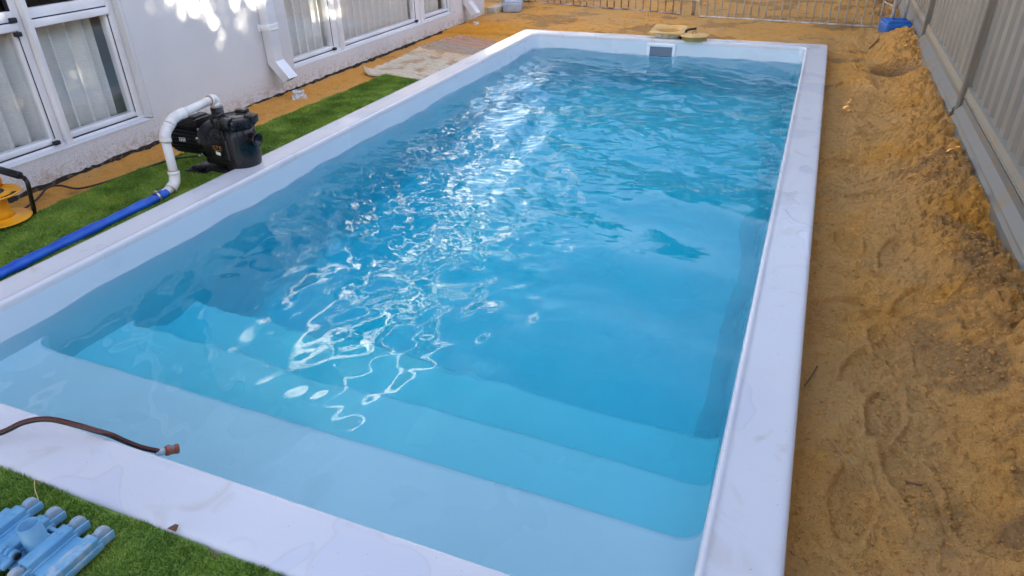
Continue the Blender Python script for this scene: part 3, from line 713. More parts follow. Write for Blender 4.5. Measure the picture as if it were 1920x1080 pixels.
# ------------------------------------------------------------------ artificial turf
def turf(name, lab, inside, x0, x1, y0, y1, zfun, dens, hgt, wid, seed, m=M_turf, backing=None):
    rng = np.random.default_rng(seed); n = int((x1 - x0) * (y1 - y0) * dens)
    x = rng.uniform(x0, x1, n); y = rng.uniform(y0, y1, n); k = inside(x, y); x = x[k]; y = y[k]; n = len(x)
    z = zfun(x, y); a_ = rng.uniform(0, 2 * math.pi, n); h = hgt * rng.uniform(.55, 1.15, n) * (1 + .5 * fbm(x, y, .12, 2, seed + 3))
    nap = .6 + 1.5 * fbm(x, y, .3, 2, seed + 9)
    lx = h * (rng.normal(0, .42, n) + .30 * np.cos(nap * 6)); ly = h * (rng.normal(0, .42, n) + .30 * np.sin(nap * 6))
    wx_ = np.cos(a_) * wid / 2; wy_ = np.sin(a_) * wid / 2
    P = np.stack([np.stack([x - wx_, y - wy_, z], -1), np.stack([x + wx_, y + wy_, z], -1),
                  np.stack([x + wx_ * .8 + lx * .4, y + wy_ * .8 + ly * .4, z + h * .62], -1), np.stack([x - wx_ * .8 + lx * .4, y - wy_ * .8 + ly * .4, z + h * .62], -1),
                  np.stack([x + lx, y + ly, z + h], -1)], 1).reshape(-1, 3)
    b = (np.arange(n) * 5)[:, None]
    F1 = b + np.array([0, 1, 2]); F2 = b + np.array([0, 2, 3]); F3 = b + np.array([3, 2, 4]); F = np.vstack([F1, F2, F3])
    tone = np.clip(rng.beta(2.2, 2.6, n) * .75 + .55 * fbm(x, y, .10, 3, seed + 5) + .25 * fbm(x, y, .45, 2, seed + 6) + (rng.random(n) < .035) * .5, 0, 1)
    tone = np.repeat(tone, 5)
    # backing sheet
    gx = np.arange(x0, x1 + .001, .02); gy = np.arange(y0, y1 + .001, .02); A, B = np.meshgrid(gx, gy, indexing='ij'); C = zfun(A, B) + .001
    bi = np.arange(A.size).reshape(A.shape); BF = np.stack([bi[:-1, :-1], bi[1:, :-1], bi[1:, 1:], bi[:-1, 1:]], -1).reshape(-1, 4)
    mc = ((A[:-1, :-1] + A[1:, 1:]) / 2).ravel(), ((B[:-1, :-1] + B[1:, 1:]) / 2).ravel(); BF = BF[inside(*mc)]
    BV = np.stack([A, B, C], -1).reshape(-1, 3); off = len(P); BF = BF + off
    tri = np.vstack([F, BF[:, [0, 1, 2]], BF[:, [0, 2, 3]]])
    me = npmesh(name, np.vstack([P, BV]), tri, smooth=False); attr(me, 'tone', np.concatenate([tone, np.full(len(BV), .1)]))
    mi = np.zeros(len(tri), dtype=np.int32); mi[len(F):] = 1
    link(name, me, [m, M_turfbase], None, lab, kind='stuff', category='artificial grass')
    me.polygons.foreach_set('material_index', mi)
ledge_y = np.array([-1.2, 1.12, 1.32, 1.67, 2.08, 2.21, 2.82, 3.4, 3.81, 4.30, 4.45]); ledge_x = np.array([-.61, -.608, -.597, -.600, -.579, -.575, -.50, -.485, -.46, -.455, -.43])
def in_left(x, y): return (x > np.interp(y, ledge_y, ledge_x) + .014 * fbm(x * 0, y, .08, 2, 3)) & (x < -.012) & (y > -.02) & (y < 4.40 - .22 * (x + .45) + .01 * fbm(x, y * 0, .1, 2, 4))
turf('artificial_turf_strip', 'narrow strip of artificial grass between the house sand and the pool', in_left, -.62, -.01, 0.0, 4.42, lambda x, y: -.040 + .005 * fbm(x, y, .2, 2, 8), 60000, .013, .0026, 5)
def in_front(x, y): return (y < -.004 + .012 * fbm(x, y * 0, .07, 2, 6) + .03 * np.exp(-((x - 1.02) / .1) ** 2) * 0)
zf = lambda x, y: -.018 + .008 * sst(-.12, -.02, y) + .006 * fbm(x, y, .2, 2, 8)
turf('artificial_turf_patch', 'artificial grass along the near end of the pool, under the vacuum head', lambda x, y: in_front(x, y) & (x > .7), .7, 2.35, -.42, .01, zf, 110000, .013, .0020, 6)
turf('artificial_turf_patch', 'artificial grass at the near left corner outside the pool', lambda x, y: in_front(x, y) & (x <= .7), -.62, .72, -.42, .01, zf, 20000, .017, .004, 7)

# ------------------------------------------------------------------ pool pump
PX, PY, PZ = -.17, 2.15, -.035
pump = thing('pool_pump', 'black pool pump with finned motor standing on the turf by the pool edge', 'pump', (PX, PY, PZ))
zc = .115
# motor: ribbed barrel along x
bm = NB(); prof = [(0, 0), (.055, 0), (.070, .006), (.078, .02)]
L0 = .225; x = .02
while x < L0 - .01:
    prof += [(.078, x), (.085, x + .0015), (.085, x + .0040), (.078, x + .0055)]; x += .0125
prof += [(.078, L0), (0, L0)]
lathe(bm, (-.445, PY, zc), (1, 0, 0), [(r * 1.06, h) for r, h in prof], 40, smooth=False)
# longitudinal fins
for k in range(26):
    a_ = 2 * math.pi * k / 26; p = Vector((-.335, PY + .084 * math.cos(a_), zc + .084 * math.sin(a_)))
    bx(bm, p, (.20, .014, .0035), .0005, (a_, 0, 0))
mo = obj('motor', bm, M_motor, pump)
bm = NB(); lathe(bm, (-.470, PY, zc), (1, 0, 0), [(0, 0), (.06, 0), (.078, .012), (.084, .03), (.084, .045), (0, .045)], 40)
obj('fan_cover', bm, M_motor, mo)
bm = NB(); bx(bm, (-.325, PY, zc + .105), (.19, .125, .05), .010)
for k in range(4): bx(bm, (-.325, PY, zc + .088 + k * .012), (.198, .135, .004), .0015)
bx(bm, (-.325, PY, zc + .133), (.16, .105, .012), .004)
tb = obj('terminal_box', bm, M_motor, mo)
bm = NB(); bx(bm, (-.335, PY, zc + .1405), (.085, .06, .0015), .0003); obj('rating_label', bm, M_labelw, mo)
bm = NB(); bx(bm, (-.335, PY - .086, zc + .012), (.048, .002, .026), .0005); obj('maker_plate', bm, M_labelw, mo)
# adaptor flange and volute
bm = NB(); lathe(bm, (-.218, PY, zc + .004), (1, 0, 0), [(0, 0), (.082, 0), (.104, .008), (.108, .014), (.108, .024), (.104, .028), (.109, .05), (.113, .08), (.112, .11), (.104, .13), (0, .135)], 44)
bx(bm, (-.15, PY, zc - .085), (.12, .15, .07), .015)
vol = obj('volute', bm, M_blackpl, pump)
for a_ in (130, 220, 310):
    p = Vector((-.219, PY + .094 * math.cos(R(a_)), zc + .098 * math.sin(R(a_)))); bm = NB(); cyl(bm, p, p + Vector((-.012, 0, 0)), .0075, n=6); obj('bolt', bm, M_steel, vol)
for p in (Vector((-.185, PY - .115, zc + .045)), Vector((-.2, PY - .112, zc - .055))):
    bm = NB(); cyl(bm, p, p + Vector((0, -.012, .0)), .008, n=10); obj('bolt', bm, M_steel, vol)
# strainer housing: tall rounded body tapering down to the pool edge
bm = NB()
bx(bm, (-.040, PY - .004, zc - .012), (.20, .19, .21), .04, None, 5)
lathe(bm, (-.005, PY, -.035), (0, 0, 1), [(0, 0), (.075, 0), (.095, .02), (.103, .10), (.100, .20), (.094, .255), (0, .255)], 44)
bx(bm, (-.058, PY - .096, zc - .012), (.13, .03, .125), .014, None, 4)
for k in range(7):
    a_ = R(200 + k * 22); p = Vector((-.005 + .098 * math.cos(a_), PY + .098 * math.sin(a_), .15)); bx(bm, p, (.012, .006, .12), .002, (0, 0, a_))
st_ = obj('strainer_body', bm, M_blackpl, pump)
bm = NB(); lathe(bm, (.06, PY - .01, .155), (1, -.05, .0), [(0, 0), (.05, 0), (.040, .02), (.034, .03), (.034, .066), (.036, .068), (.036, .082), (.030, .082), (.029, .02), (0, .02)], 32)
obj('suction_port', bm, M_blackpl, pump)
# clear-lid ring with handles
bm = NB(); z1 = .215
prof = [(0, 0), (.098, 0), (.104, .006), (.104, .048), (.098, .054), (.084, .055), (.080, .048), (0, .048)]
lathe(bm, (-.005, PY, z1), (0, 0, 1), prof, 48)
for k in range(22):
    a_ = 2 * math.pi * k / 22; bx(bm, (-.005 + .104 * math.cos(a_), PY + .104 * math.sin(a_), z1 + .026), (.010, .012, .046), .003, (0, 0, a_))
for a_ in (15, 105, 195, 285):
    c = Vector((-.005 + .092 * math.cos(R(a_)), PY + .092 * math.sin(R(a_)), z1 + .058)); bx(bm, c, (.045, .060, .018), .006, (0, 0, R(a_)))
    c = Vector((-.005 + .118 * math.cos(R(a_)), PY + .118 * math.sin(R(a_)), z1 + .042)); bx(bm, c, (.020, .056, .045), .006, (0, 0, R(a_)))
lid = obj('strainer_lid', bm, M_blackpl, pump)
bm = NB(); lathe(bm, (-.005, PY, z1 + .051), (0, 0, 1), [(0, .003), (.077, .003), (.077, 0), (0, 0)], 40); obj('lid_window', bm, mat('cloudy_lid', (.07, .065, .06), .15), lid)
bm = NB(); bx(bm, (-.165, PY, -.026), (.25, .20, .016), .005); bx(bm, (-.235, PY - .04, -.028), (.14, .22, .010), .004)
for dx, dy in ((-.1, .09), (-.1, -.12)): cyl(bm, (-.17 + dx, PY + dy, -.02), (-.17 + dx, PY + dy, -.008), .009, n=6)
obj('foot', bm, M_blackpl, pump)
# discharge neck
bm = NB(); lathe(bm, (-.128, PY + .012, .205), (0, 0, 1), [(0, 0), (.048, 0), (.050, .045), (.042, .05), (.042, .055), (.034, .058), (.034, .10), (0, .10)], 32)
obj('discharge_neck', bm, M_blackpl, pump)
# badge with the lettering
bm = NB(); bx(bm, (-.060, PY - .1145, zc - .012), (.082, .003, .062), .001); bd = obj('badge', bm, M_badge, pump)
cu = bpy.data.curves.new('t', 'FONT'); cu.body = 'CTX'; cu.size = .026; cu.align_x = 'CENTER'; cu.align_y = 'CENTER'; cu.extrude = .0006; cu.space_character = 1.25
to = bpy.data.objects.new('t', cu); COL.objects.link(to); bpy.context.view_layer.update()
tm_ = bpy.data.meshes.new_from_object(to); bpy.data.objects.remove(to)
bm = NB(); bm.from_mesh(tm_); bmesh.ops.transform(bm, matrix=Matrix.Translation((-.060, PY - .1166, zc + .006)) @ Matrix.Rotation(R(90), 4, 'X'), verts=bm.verts)
bx(bm, (-.060, PY - .1165, zc - .010), (.05, .0008, .0025), 0)
obj('badge_lettering', bm, M_orangeprint, bd)
bm = NB(); bx(bm, (-.060, PY - .1165, zc - .028), (.034, .001, .018), .0003, (0, R(12), 0)); obj('badge_panel', bm, M_labelw, bd)

# ------------------------------------------------------------------ PVC pipe
pv = thing('pvc_pipe', 'white PVC pipe bent with glued elbows from the pump down to the hose', 'pipe', (-.112, 1.75, 0))
pr = .0225
def seg(a_, b_, r=pr):
    bm = NB(); cyl(bm, a_, b_, r, n=28); return obj('pipe', bm, M_pvc, pv)
def elbow(pts, r=.0275):
    bm = NB(); tube(bm, pts, r, 24, sub=5); P = [Vector(p) for p in pts]
    for a_, b_ in ((P[0], P[1]), (P[-1], P[-2])):
        d = (b_ - a_).normalized(); lathe(bm, a_, d, [(.024, -.002), (.0292, -.001), (.0292, .016), (.024, .018)], 28)
    e_ = obj('elbow', bm, M_pvc, pv)
    for a_, b_ in ((P[0], P[1]), (P[-1], P[-2])):
        bm = NB(); d = (a_ - b_).normalized(); lathe(bm, a_, d, [(.016, .001), (.0262, .001), (.0262, .0045), (.016, .0045)], 28); obj('glue_ring', bm, M_glue, e_)
XP = -.128
seg((XP, PY + .012, .296), (XP, PY + .012, .318), .026)
elbow([(XP, PY + .012, .312), (XP, PY + .012, .333), (XP, PY + .002, .348), (XP, PY - .024, .350)])
seg((XP, PY - .022, .350), (XP, 1.918, .334))
elbow([(XP, 1.935, .335), (XP, 1.905, .333), (XP, 1.872, .328), (XP, 1.845, .318), (XP, 1.826, .305)])
elbow([(XP, 1.822, .302), (XP, 1.800, .284), (XP, 1.782, .260), (XP, 1.775, .228)])
seg((XP, 1.775, .232), (XP, 1.771, .055))
elbow([(XP, 1.7715, .070), (XP + .001, 1.768, .038), (XP + .003, 1.752, .008), (XP + .006, 1.722, -.008)])
seg((XP + .006, 1.728, -.006), (XP + .014, 1.635, -.016), .0215)

# blue lay-flat hose
bm = NB(); path = [(-.119, 1.68, -.013), (-.113, 1.60, -.016), (-.115, 1.47, -.019), (-.110, 1.18, -.020), (-.102, .92, -.020), (-.097, .775, -.020), (-.096, .45, -.020), (-.10, .0, -.020), (-.12, -.5, -.02)]
def hr(t): return .0215 + .0016 * math.sin(t * 37) + .0010 * math.sin(t * 91 + 1)
tube(bm, path, hr, 20, sx=1.30, sub=14, up=(0, 0, 1))
hz = obj('discharge_hose', bm, M_bluehose, None, 'blue lay-flat hose lying on the turf along the pool edge', loc=(-.1, .8, -.03)); hz['category'] = 'hose'
bm = NB(); lathe(bm, (-.1145, 1.625, -.0155), (0.01, -1, -.03), [(.026, 0), (.0292, .001), (.0292, .011), (.026, .012)], 28); bx(bm, (-.114, 1.62, .016), (.018, .015, .008), .002)
obj('hose_clamp', bm, M_clamp, hz)

# ------------------------------------------------------------------ cable reel and its cord
rl = thing('cable_reel', 'yellow cable reel in a black tube frame at the left edge', 'cable reel', (-.62, 1.16, -.055))
cxr, cyr = -.618, 1.152
bm = NB(); lathe(bm, (cxr, cyr, -.02), (0, 0, 1), [(.0, .0), (.125, .004), (.128, .008), (.125, .012), (.085, .008), (.055, .020), (.05, .03), (0, .03)], 56)
obj('lower_flange', bm, M_yellow, rl)
bm = NB(); lathe(bm, (cxr, cyr, -.0), (0, 0, 1), [(0, .0), (.058, 0), (.050, .02), (.048, .07), (.052, .10), (0, .10)], 48); obj('drum', bm, M_yellow, rl)
bm = NB(); lathe(bm, (cxr, cyr, .10), (0, 0, 1), [(0, .0), (.05, 0), (.10, .010), (.118, .012), (.120, .016), (.117, .021), (.108, .019), (.104, .013), (.078, .013), (.072, .020), (.060, .022), (0, .022)], 56)
uf = obj('upper_flange', bm, M_yellow, rl)
bm = NB()
for k in range(12):
    a_ = R(-60 + k * 9); c = Vector((cxr + .091 * math.cos(a_), cyr + .091 * math.sin(a_), .1145)); bx(bm, c, (.018, .007 + .003 * (k % 3), .002), .0005, (0, 0, a_))
obj('flange_slots', bm, M_blacktube, uf)
bm = NB(); lathe(bm, (cxr, cyr, .118), (0, 0, 1), [(0, 0), (.052, 0), (.052, .006), (.045, .010), (.018, .012), (.016, .03), (0, .03)], 40); obj('hub', bm, M_blacktube, uf)
bm = NB(); lathe(bm, (cxr - .065, cyr + .075, .122), (0, 0, 1), [(0, 0), (.022, 0), (.026, .03), (.020, .05), (0, .055)], 24); obj('winding_knob', bm, M_yellow, uf)
yb = 1.285
bm = NB(); tube(bm, [(-.90, yb + .05, -.045), (-.75, yb - .01, -.045), (-.62, yb - .03, -.045), (-.585, yb - .01, -.04), (-.578, yb, -.02), (-.560, yb, .06), (-.545, yb, .125), (-.560, yb + .005, .145), (-.60, yb + .01, .155), (-.90, yb + .03, .165)], .0105, 14, sub=6)
tube(bm, [(-.765, yb, -.045), (-.765, yb - .005, .0), (-.770, yb, .16)], .009, 12, sub=4)
tube(bm, [(-.60, yb - .02, -.047), (-.62, 1.15, -.05), (-.75, 1.05, -.05), (-.9, 1.1, -.05)], .0095, 12, sub=6)
obj('tube_frame', bm, M_blacktube, rl)
bm = NB(); cyl(bm, (-.595, yb + .008, .160), (-.92, yb + .03, .172), .0185, n=20); obj('hand_grip', bm, M_blacktube, rl)
bm = NB()
def gz(x, y): return float(ground_z(np.array([x]), np.array([y]))[0])
cp = [(-.66, 1.20, -.01), (-.71, 1.30, -.045), (-.745, 1.42, -.035), (-.80, 1.53, -.02), (-.80, 1.60, -.035), (-.70, 1.61, -.042), (-.66, 1.66, -.045), (-.622, 1.75, -.043), (-.585, 1.87, -.036), (-.55, 2.02, -.030), (-.51, 2.13, -.028), (-.42, 2.22, -.028), (-.36, 2.23, .0), (-.30, 2.22, .04)]
tube(bm, cp, .0055, 10, sub=8)
o = obj('power_cord', bm, M_cord, None, 'black power cord running over sand and turf from the reel to the pump', loc=(-.7, 1.6, -.03)); o['category'] = 'cord'

# ------------------------------------------------------------------ brown garden hose over the near rim
bm = NB(); hp = [(.55, -.17, .0), (.70, -.10, .008), (.84, -.02, .018), (.939, .066, .035), (.985, .111, .052), (1.041, .143, .055), (1.124, .159, .048), (1.186, .172, .034), (1.213, .188, .014), (1.224, .217, -.034), (1.233, .248, -.080), (1.248, .280, -.116)]
tube(bm, hp, .0082, 16, sub=8, stripe=(2, 3, 5, 6)); 
gh = obj('garden_hose', bm, [M_ghose, M_ghose2], None, 'dark brown garden hose arching over the near rim into the shallow water', loc=(.9, .07, .03)); gh['category'] = 'hose'
d = Vector((.018, .032, -.012)).normalized(); p0 = Vector((1.250, .283, -.122))
bm = NB(); lathe(bm, p0 - d * .012, d, [(0, 0), (.0105, 0), (.0115, .012), (.0105, .028), (0, .028)], 20); obj('hose_collar', bm, M_conn_c, gh)
bm = NB(); lathe(bm, p0 + d * .014, d, [(0, 0), (.013, 0), (.0155, .004), (.0155, .010), (.0135, .014), (.0135, .026), (.016, .03), (.016, .038), (.010, .038), (.009, .03), (0, .03)], 20)
cn = obj('hose_connector', bm, M_conn_o, gh)
bm = NB(); bx(bm, p0 + d * .034 + Vector((0, -.002, .0125)), (.022, .014, .008), .003, (0, .35, .4)); obj('button', bm, M_conn_g, cn)

# ------------------------------------------------------------------ pool vacuum head
vh = thing('pool_vacuum_head', 'light blue plastic pool vacuum head with small wheels on the near grass', 'vacuum head', (1.38, -.165, -.012))
vz = .004
rails = [1.258, 1.340, 1.421, 1.502]
for k, rx in enumerate(rails):
    bm = NB(); y0, y1 = (-.245, -.075) if k in (0, 3) else (-.245, -.075)
    # raised middle plus forked ends for the wheels
    bx(bm, (rx, -.160, vz + .026), (.034, .118, .026), .004); bx(bm, (rx, -.160, vz + .010), (.040, .124, .02), .003)
    for sg, ye in ((1, -.0985), (-1, -.2215)):
        for sx in (-1, 1): bx(bm, (rx + sx * .0150, ye + sg * .012, vz + .015), (.0065, .044, .024), .003, (sg * -.10, 0, 0))
        bx(bm, (rx, ye + sg * .031, vz + .010), (.034, .007, .012), .003)
    for yy_ in (-.125, -.20): bx(bm, (rx, yy_, vz + .0395), (.016, .007, .0025), .0008)
    rlo = obj('wheel_rail', bm, M_vacdirt if k == 3 else M_vac, vh)
    for ye in (-.083, -.237):
        bm = NB(); lathe(bm, (rx - .0095, ye, vz + .0215), (1, 0, 0), [(0, 0), (.013, 0), (.019, .002), (.0205, .005), (.0165, .0080), (.0165, .0110), (.0205, .014), (.019, .017), (.013, .019), (0, .019)], 28)
        obj('wheel', bm, M_wheel, vh)
bm = NB()
for a_, b_ in zip(rails[:-1], rails[1:]):
    m_ = (a_ + b_) / 2
    if abs(m_ - 1.38) < .01:
        bx(bm, (m_, -.112, vz + .012), (.046, .010, .012), .002); bx(bm, (m_, -.128, vz + .010), (.046, .006, .02), .002); bx(bm, (m_, -.20, vz + .008), (.046, .05, .008), .002); bx(bm, (m_, -.160, vz + .009), (.046, .045, .010), .002)
    else: bx(bm, (m_, -.160, vz + .009), (.046, .112, .010), .002); 
bx(bm, (1.218, -.160, vz + .009), (.045, .112, .010), .002)
obj('base_plate', bm, M_vac, vh)
bm = NB(); lathe(bm, (1.384, -.158, vz + .012), (-.10, .03, 1), [(0, 0), (.029, 0), (.026, .02), (.0245, .07), (.0225, .0705), (.0205, .069), (.0225, .01), (0, .01)], 36); obj('hose_socket', bm, M_vac, vh)
bm = NB(); bx(bm, (1.362, -.2255, vz + .030), (.046, .034, .016), .005, (.1, 0, .05))
for dx in (-.016, 0, .016): cyl(bm, (1.362 + dx - .005, -.206, vz + .036), (1.362 + dx + .005, -.206, vz + .036), .0125, n=20)
bx(bm, (1.350, -.30, vz + .028), (.036, .14, .028), .006, (.06, 0, -.08))
hd = obj('handle_bracket', bm, M_vac, vh)
bm = NB(); cyl(bm, (1.385, -.206, vz + .036), (1.391, -.206, vz + .036), .009, n=16); obj('pivot_pin', bm, M_blackpl, hd)

# ------------------------------------------------------------------ skimmer collar and lid on the far rim
sc = thing('square_collar', 'tan square plastic collar with a round opening lying beside the far rim', 'skimmer part', (1.53, 6.60, .0))
bm = NB(); N_ = 48; zc0, zc1 = .058, .072; cx0, cy0, hx, hy = 1.528, 6.50, .165, .165
def sq(a_, s=1):
    c, s_ = math.cos(a_), math.sin(a_); k = 1 / max(abs(c), abs(s_)); k = min(k, 1.33); return (cx0 + hx * s * c * k, cy0 + hy * s * s_ * k)
ring = []
for s, z_ in ((1, zc0), (1, zc1), ('c', zc1 + .001), ('c2', zc1 - .02), ('c2', zc0 - .05)):
    r_l = []
    for k in range(N_):
        a_ = 2 * math.pi * (k + .5) / N_
        if s == 1: x_, y_ = sq(a_)
        else:
            rr_ = .128 if s == 'c' else .112; x_, y_ = cx0 + rr_ * math.cos(a_), cy0 + rr_ * math.sin(a_)
        r_l.append(bm.verts.new((x_, y_, z_ + .012 * (y_ - cy0) / hy)))
    ring.append(r_l)
for A, B in zip(ring[:-1], ring[1:]):
    for k in range(N_): bm.faces.new((A[k], A[(k + 1) % N_], B[(k + 1) % N_], B[k]))
A = ring[0]; 
inner0 = [bm.verts.new((cx0 + .125 * math.cos(2 * math.pi * (k + .5) / N_), cy0 + .125 * math.sin(2 * math.pi * (k + .5) / N_), zc0 - .002)) for k in range(N_)]
for k in range(N_): bm.faces.new((A[k], inner0[k], inner0[(k + 1) % N_], A[(k + 1) % N_]))
obj('collar_plate', bm, M_tan, sc)
bm = NB(); lathe(bm, (cx0, cy0, .000), (0, 0, 1), [(.118, 0), (.130, 0), (.132, .056), (.118, .056)], 44, close=True); lathe(bm, (cx0, cy0, .002), (0, 0, 1), [(0, 0), (.12, 0), (.12, .003), (0, .003)], 30); obj('throat_ring', bm, M_drainw, sc)
ld = thing('round_cover', 'round tan plastic cover sitting on the far rim', 'skimmer part', (1.80, 6.385, .0))
bm = NB(); lathe(bm, (1.80, 6.385, .001), (0, 0, 1), [(0, 0), (.108, 0), (.114, .004), (.117, .038), (.137, .041), (.140, .045), (.138, .050), (.10, .052), (0, .053)], 48)
for k in range(8): a_ = 2 * math.pi * k / 8; bx(bm, (1.80 + .115 * math.cos(a_), 6.385 + .115 * math.sin(a_), .02), (.01, .006, .035), .001, (0, 0, a_))
obj('lid_disc', bm, M_tan, ld)
bm = NB(); tube(bm, [(1.775, 6.41, .052), (1.782, 6.41, .074), (1.80, 6.41, .078), (1.81, 6.40, .066)], .007, 10, sub=4); o = obj('stone_chip', bm, M_clod, None, 'small brown clod sitting on the round tan lid', loc=(1.79, 6.41, .053)); o['category'] = 'clod'
tw_ = thing('trowel', 'black handled tool lying between the square collar and the round lid', 'tool', (1.70, 6.50, .01))
bm = NB(); tube(bm, [(1.70, 6.49, .068), (1.74, 6.51, .078), (1.79, 6.53, .083)], .011, 12, sub=4); obj('handle', bm, M_blackpl, tw_)
bm = NB(); tube(bm, [(1.70, 6.49, .066), (1.685, 6.44, .03), (1.672, 6.40, .006)], .010, 10, sub=4, sx=1.9); obj('blade', bm, M_blackpl, tw_)

# ------------------------------------------------------------------ drain stubs in the sand
def stub(x, y, r, h, lab):
    z0 = gz(x, y) - .01; t = thing('drain_stub', lab, 'drain pipe', (x, y, z0), 'storm water pipe stubs in the sand by the wall')
    bm = NB(); lathe(bm, (x, y, z0), (0, 0, 1), [(r, 0), (r, h), (r * .86, h), (r * .84, .01)], 28); 
    bm.faces.ensure_lookup_table(); lathe(bm, (x, y, z0 + .012), (0, 0, 1), [(0, 0), (r * .85, 0)], 28)
    obj('pipe', bm, M_stub, t)
    bm = NB(); rr = random.Random(int(x * 100 + y * 10))
    n = 20; A = []; B = []; C = []
    for k in range(n):
        a_ = 2 * math.pi * k / n; h2 = h * (.28 + .22 * math.sin(k * 1.1) + .15 * rr.random()); R_ = r * (1.18 + .14 * rr.random())
        A.append(bm.verts.new((x + R_ * 1.1 * math.cos(a_), y + R_ * 1.1 * math.sin(a_), z0))); B.append(bm.verts.new((x + R_ * math.cos(a_), y + R_ * math.sin(a_), z0 + max(.008, h2)))); C.append(bm.verts.new((x + r * 1.01 * math.cos(a_), y + r * 1.01 * math.sin(a_), z0 + max(.008, h2) * .9)))
    for P, Q in ((A, B), (B, C)):
        for k in range(n): bm.faces.new((P[k], P[(k + 1) % n], Q[(k + 1) % n], Q[k]))
    obj('torn_tape', bm, M_drainw, t)
    bm = NB(); lathe(bm, (x, y, z0 + h - .012), (0, 0, 1), [(r * 1.01, 0), (r * 1.05, .002), (r * 1.05, .014), (r * .85, .016)], 28); obj('tape_rim', bm, M_drainw, t)
stub(-.735, 3.60, .043, .068, 'grey pipe stub with torn white tape under the first downpipe spout')
stub(-.735, 6.86, .030, .035, 'small pale pipe stub in the sand near the house corner')

# ------------------------------------------------------------------ woven mat
def matmat():
    m, t, p = newmat('woven_mat'); N = t.nodes; L = t.links
    tc = N.new('ShaderNodeUVMap'); tc.uv_map = 'UVMap'; s = N.new('ShaderNodeSeparateXYZ'); L.new(tc.outputs[0], s.inputs[0])
    cr = N.new('ShaderNodeValToRGB'); e = cr.color_ramp.elements; e[0].position = 0; e[0].color = (.50, .40, .26, 1); e[1].position = 1; e[1].color = (.44, .24, .17, 1)
    for ps, c in ((.05, (.62, .54, .42)), (.50, (.60, .52, .40)), (.52, (.66, .46, .30)), (.60, (.66, .50, .36)), (.62, (.36, .29, .23)), (.79, (.38, .29, .22)), (.81, (.48, .27, .19))):
        k = e.new(ps); k.color = (*c, 1)
    L.new(s.outputs[1], cr.inputs[0])
    g = N.new('ShaderNodeNewGeometry')
    wv = N.new('ShaderNodeTexWave'); wv.inputs['Scale'].default_value = 24; wv.inputs['Distortion'].default_value = 1.2; wv.inputs['Detail'].default_value = 2; wv.bands_direction = 'Y'
    mp = N.new('ShaderNodeMapping'); L.new(tc.outputs[0], mp.inputs[0]); mp.inputs['Rotation'].default_value = (0, 0, R(4)); L.new(mp.outputs[0], wv.inputs['Vector'])
    n = N.new('ShaderNodeTexNoise'); n.inputs['Scale'].default_value = 7; n.inputs['Detail'].default_value = 6; L.new(g.outputs['Position'], n.inputs['Vector'])
    r = N.new('ShaderNodeMapRange'); r.inputs[1].default_value = .50; r.inputs[2].default_value = .62; r.inputs[4].default_value = .75; L.new(n.outputs[0], r.inputs[0])
    x = N.new('ShaderNodeMix'); x.data_type = 'RGBA'; L.new(r.outputs[0], x.inputs[0]); L.new(cr.outputs[0], x.inputs[6]); x.inputs[7].default_value = (.42, .24, .10, 1)
    r2 = N.new('ShaderNodeMapRange'); r2.inputs[1].default_value = .30; r2.inputs[2].default_value = .05; r2.inputs[4].default_value = .55; L.new(wv.outputs[1], r2.inputs[0])
    x2 = N.new('ShaderNodeMix'); x2.data_type = 'RGBA'; L.new(r2.outputs[0], x2.inputs[0]); L.new(x.outputs[2], x2.inputs[6]); x2.inputs[7].default_value = (.17, .12, .08, 1)
    L.new(x2.outputs[2], p.inputs['Base Color']); p.inputs['Roughness'].default_value = .95
    b = N.new('ShaderNodeBump'); b.inputs['Strength'].default_value = .6; b.inputs['Distance'].default_value = .004; L.new(wv.outputs[1], b.inputs['Height']); L.new(b.outputs[0], p.inputs['Normal'])
    return m
nu, nv = 70, 190; U, Vv = np.meshgrid(np.linspace(0, 1, nu), np.linspace(0, 1, nv), indexing='ij')
cA, cB, cC, cD = np.array([-.665, 4.39]), np.array([-.012, 4.31]), np.array([-.012, 5.98]), np.array([-.60, 6.22])
lx_ = np.interp(Vv, [0, .15, .34, .6, .62, .85, 1], [-.665, -.69, -.69, -.735, -.74, -.69, -.60]); ly_ = 4.39 + (6.22 - 4.39) * Vv
rx_ = np.full_like(Vv, -.012); ry_ = 4.31 + (5.98 - 4.31) * Vv
MX = lx_ * (1 - U) + rx_ * U; MY = ly_ * (1 - U) + ry_ * U
MZ = ground_z(MX, MY) + .013 + .004 * np.sin(Vv * 95 + 3 * U + 4 * fbm(U, Vv, .3, 2, 3)) + .006 * fbm(MX, MY, .15, 2, 6)
MZ = np.maximum(MZ, -.052 + .004 * np.sin(Vv * 95))
curl = np.exp(-((U) / .06) ** 2) * np.exp(-(Vv / .05) ** 2); MZ = MZ + .05 * curl; MX = MX - .0 * curl
MZ = MZ + .012 * np.exp(-(U / .03) ** 2)
im = np.arange(nu * nv).reshape(nu, nv); Fm = np.stack([im[:-1, :-1], im[1:, :-1], im[1:, 1:], im[:-1, 1:]], -1).reshape(-1, 4)
Vt = np.stack([MX, MY, MZ], -1).reshape(-1, 3); Vb = Vt - [0, 0, .005]
Fm2 = Fm[:, ::-1] + len(Vt); pm = np.concatenate([im[:, 0], im[-1, 1:], im[-2::-1, -1], im[0, -2:0:-1]]); pn = np.roll(pm, -1)
me = npmesh('woven_mat', np.vstack([Vt, Vb]), np.vstack([Fm, Fm2, np.stack([pn, pm, pm + len(Vt), pn + len(Vt)], -1)]))
uvl = me.uv_layers.new(name='UVMap'); li = np.zeros(len(me.loops), dtype=np.int32); me.loops.foreach_get('vertex_index', li)
uvd = np.stack([U.ravel(), Vv.ravel()], -1); uvd = np.vstack([uvd, uvd]); uvl.data.foreach_set('uv', uvd[li].astype(np.float32).ravel())
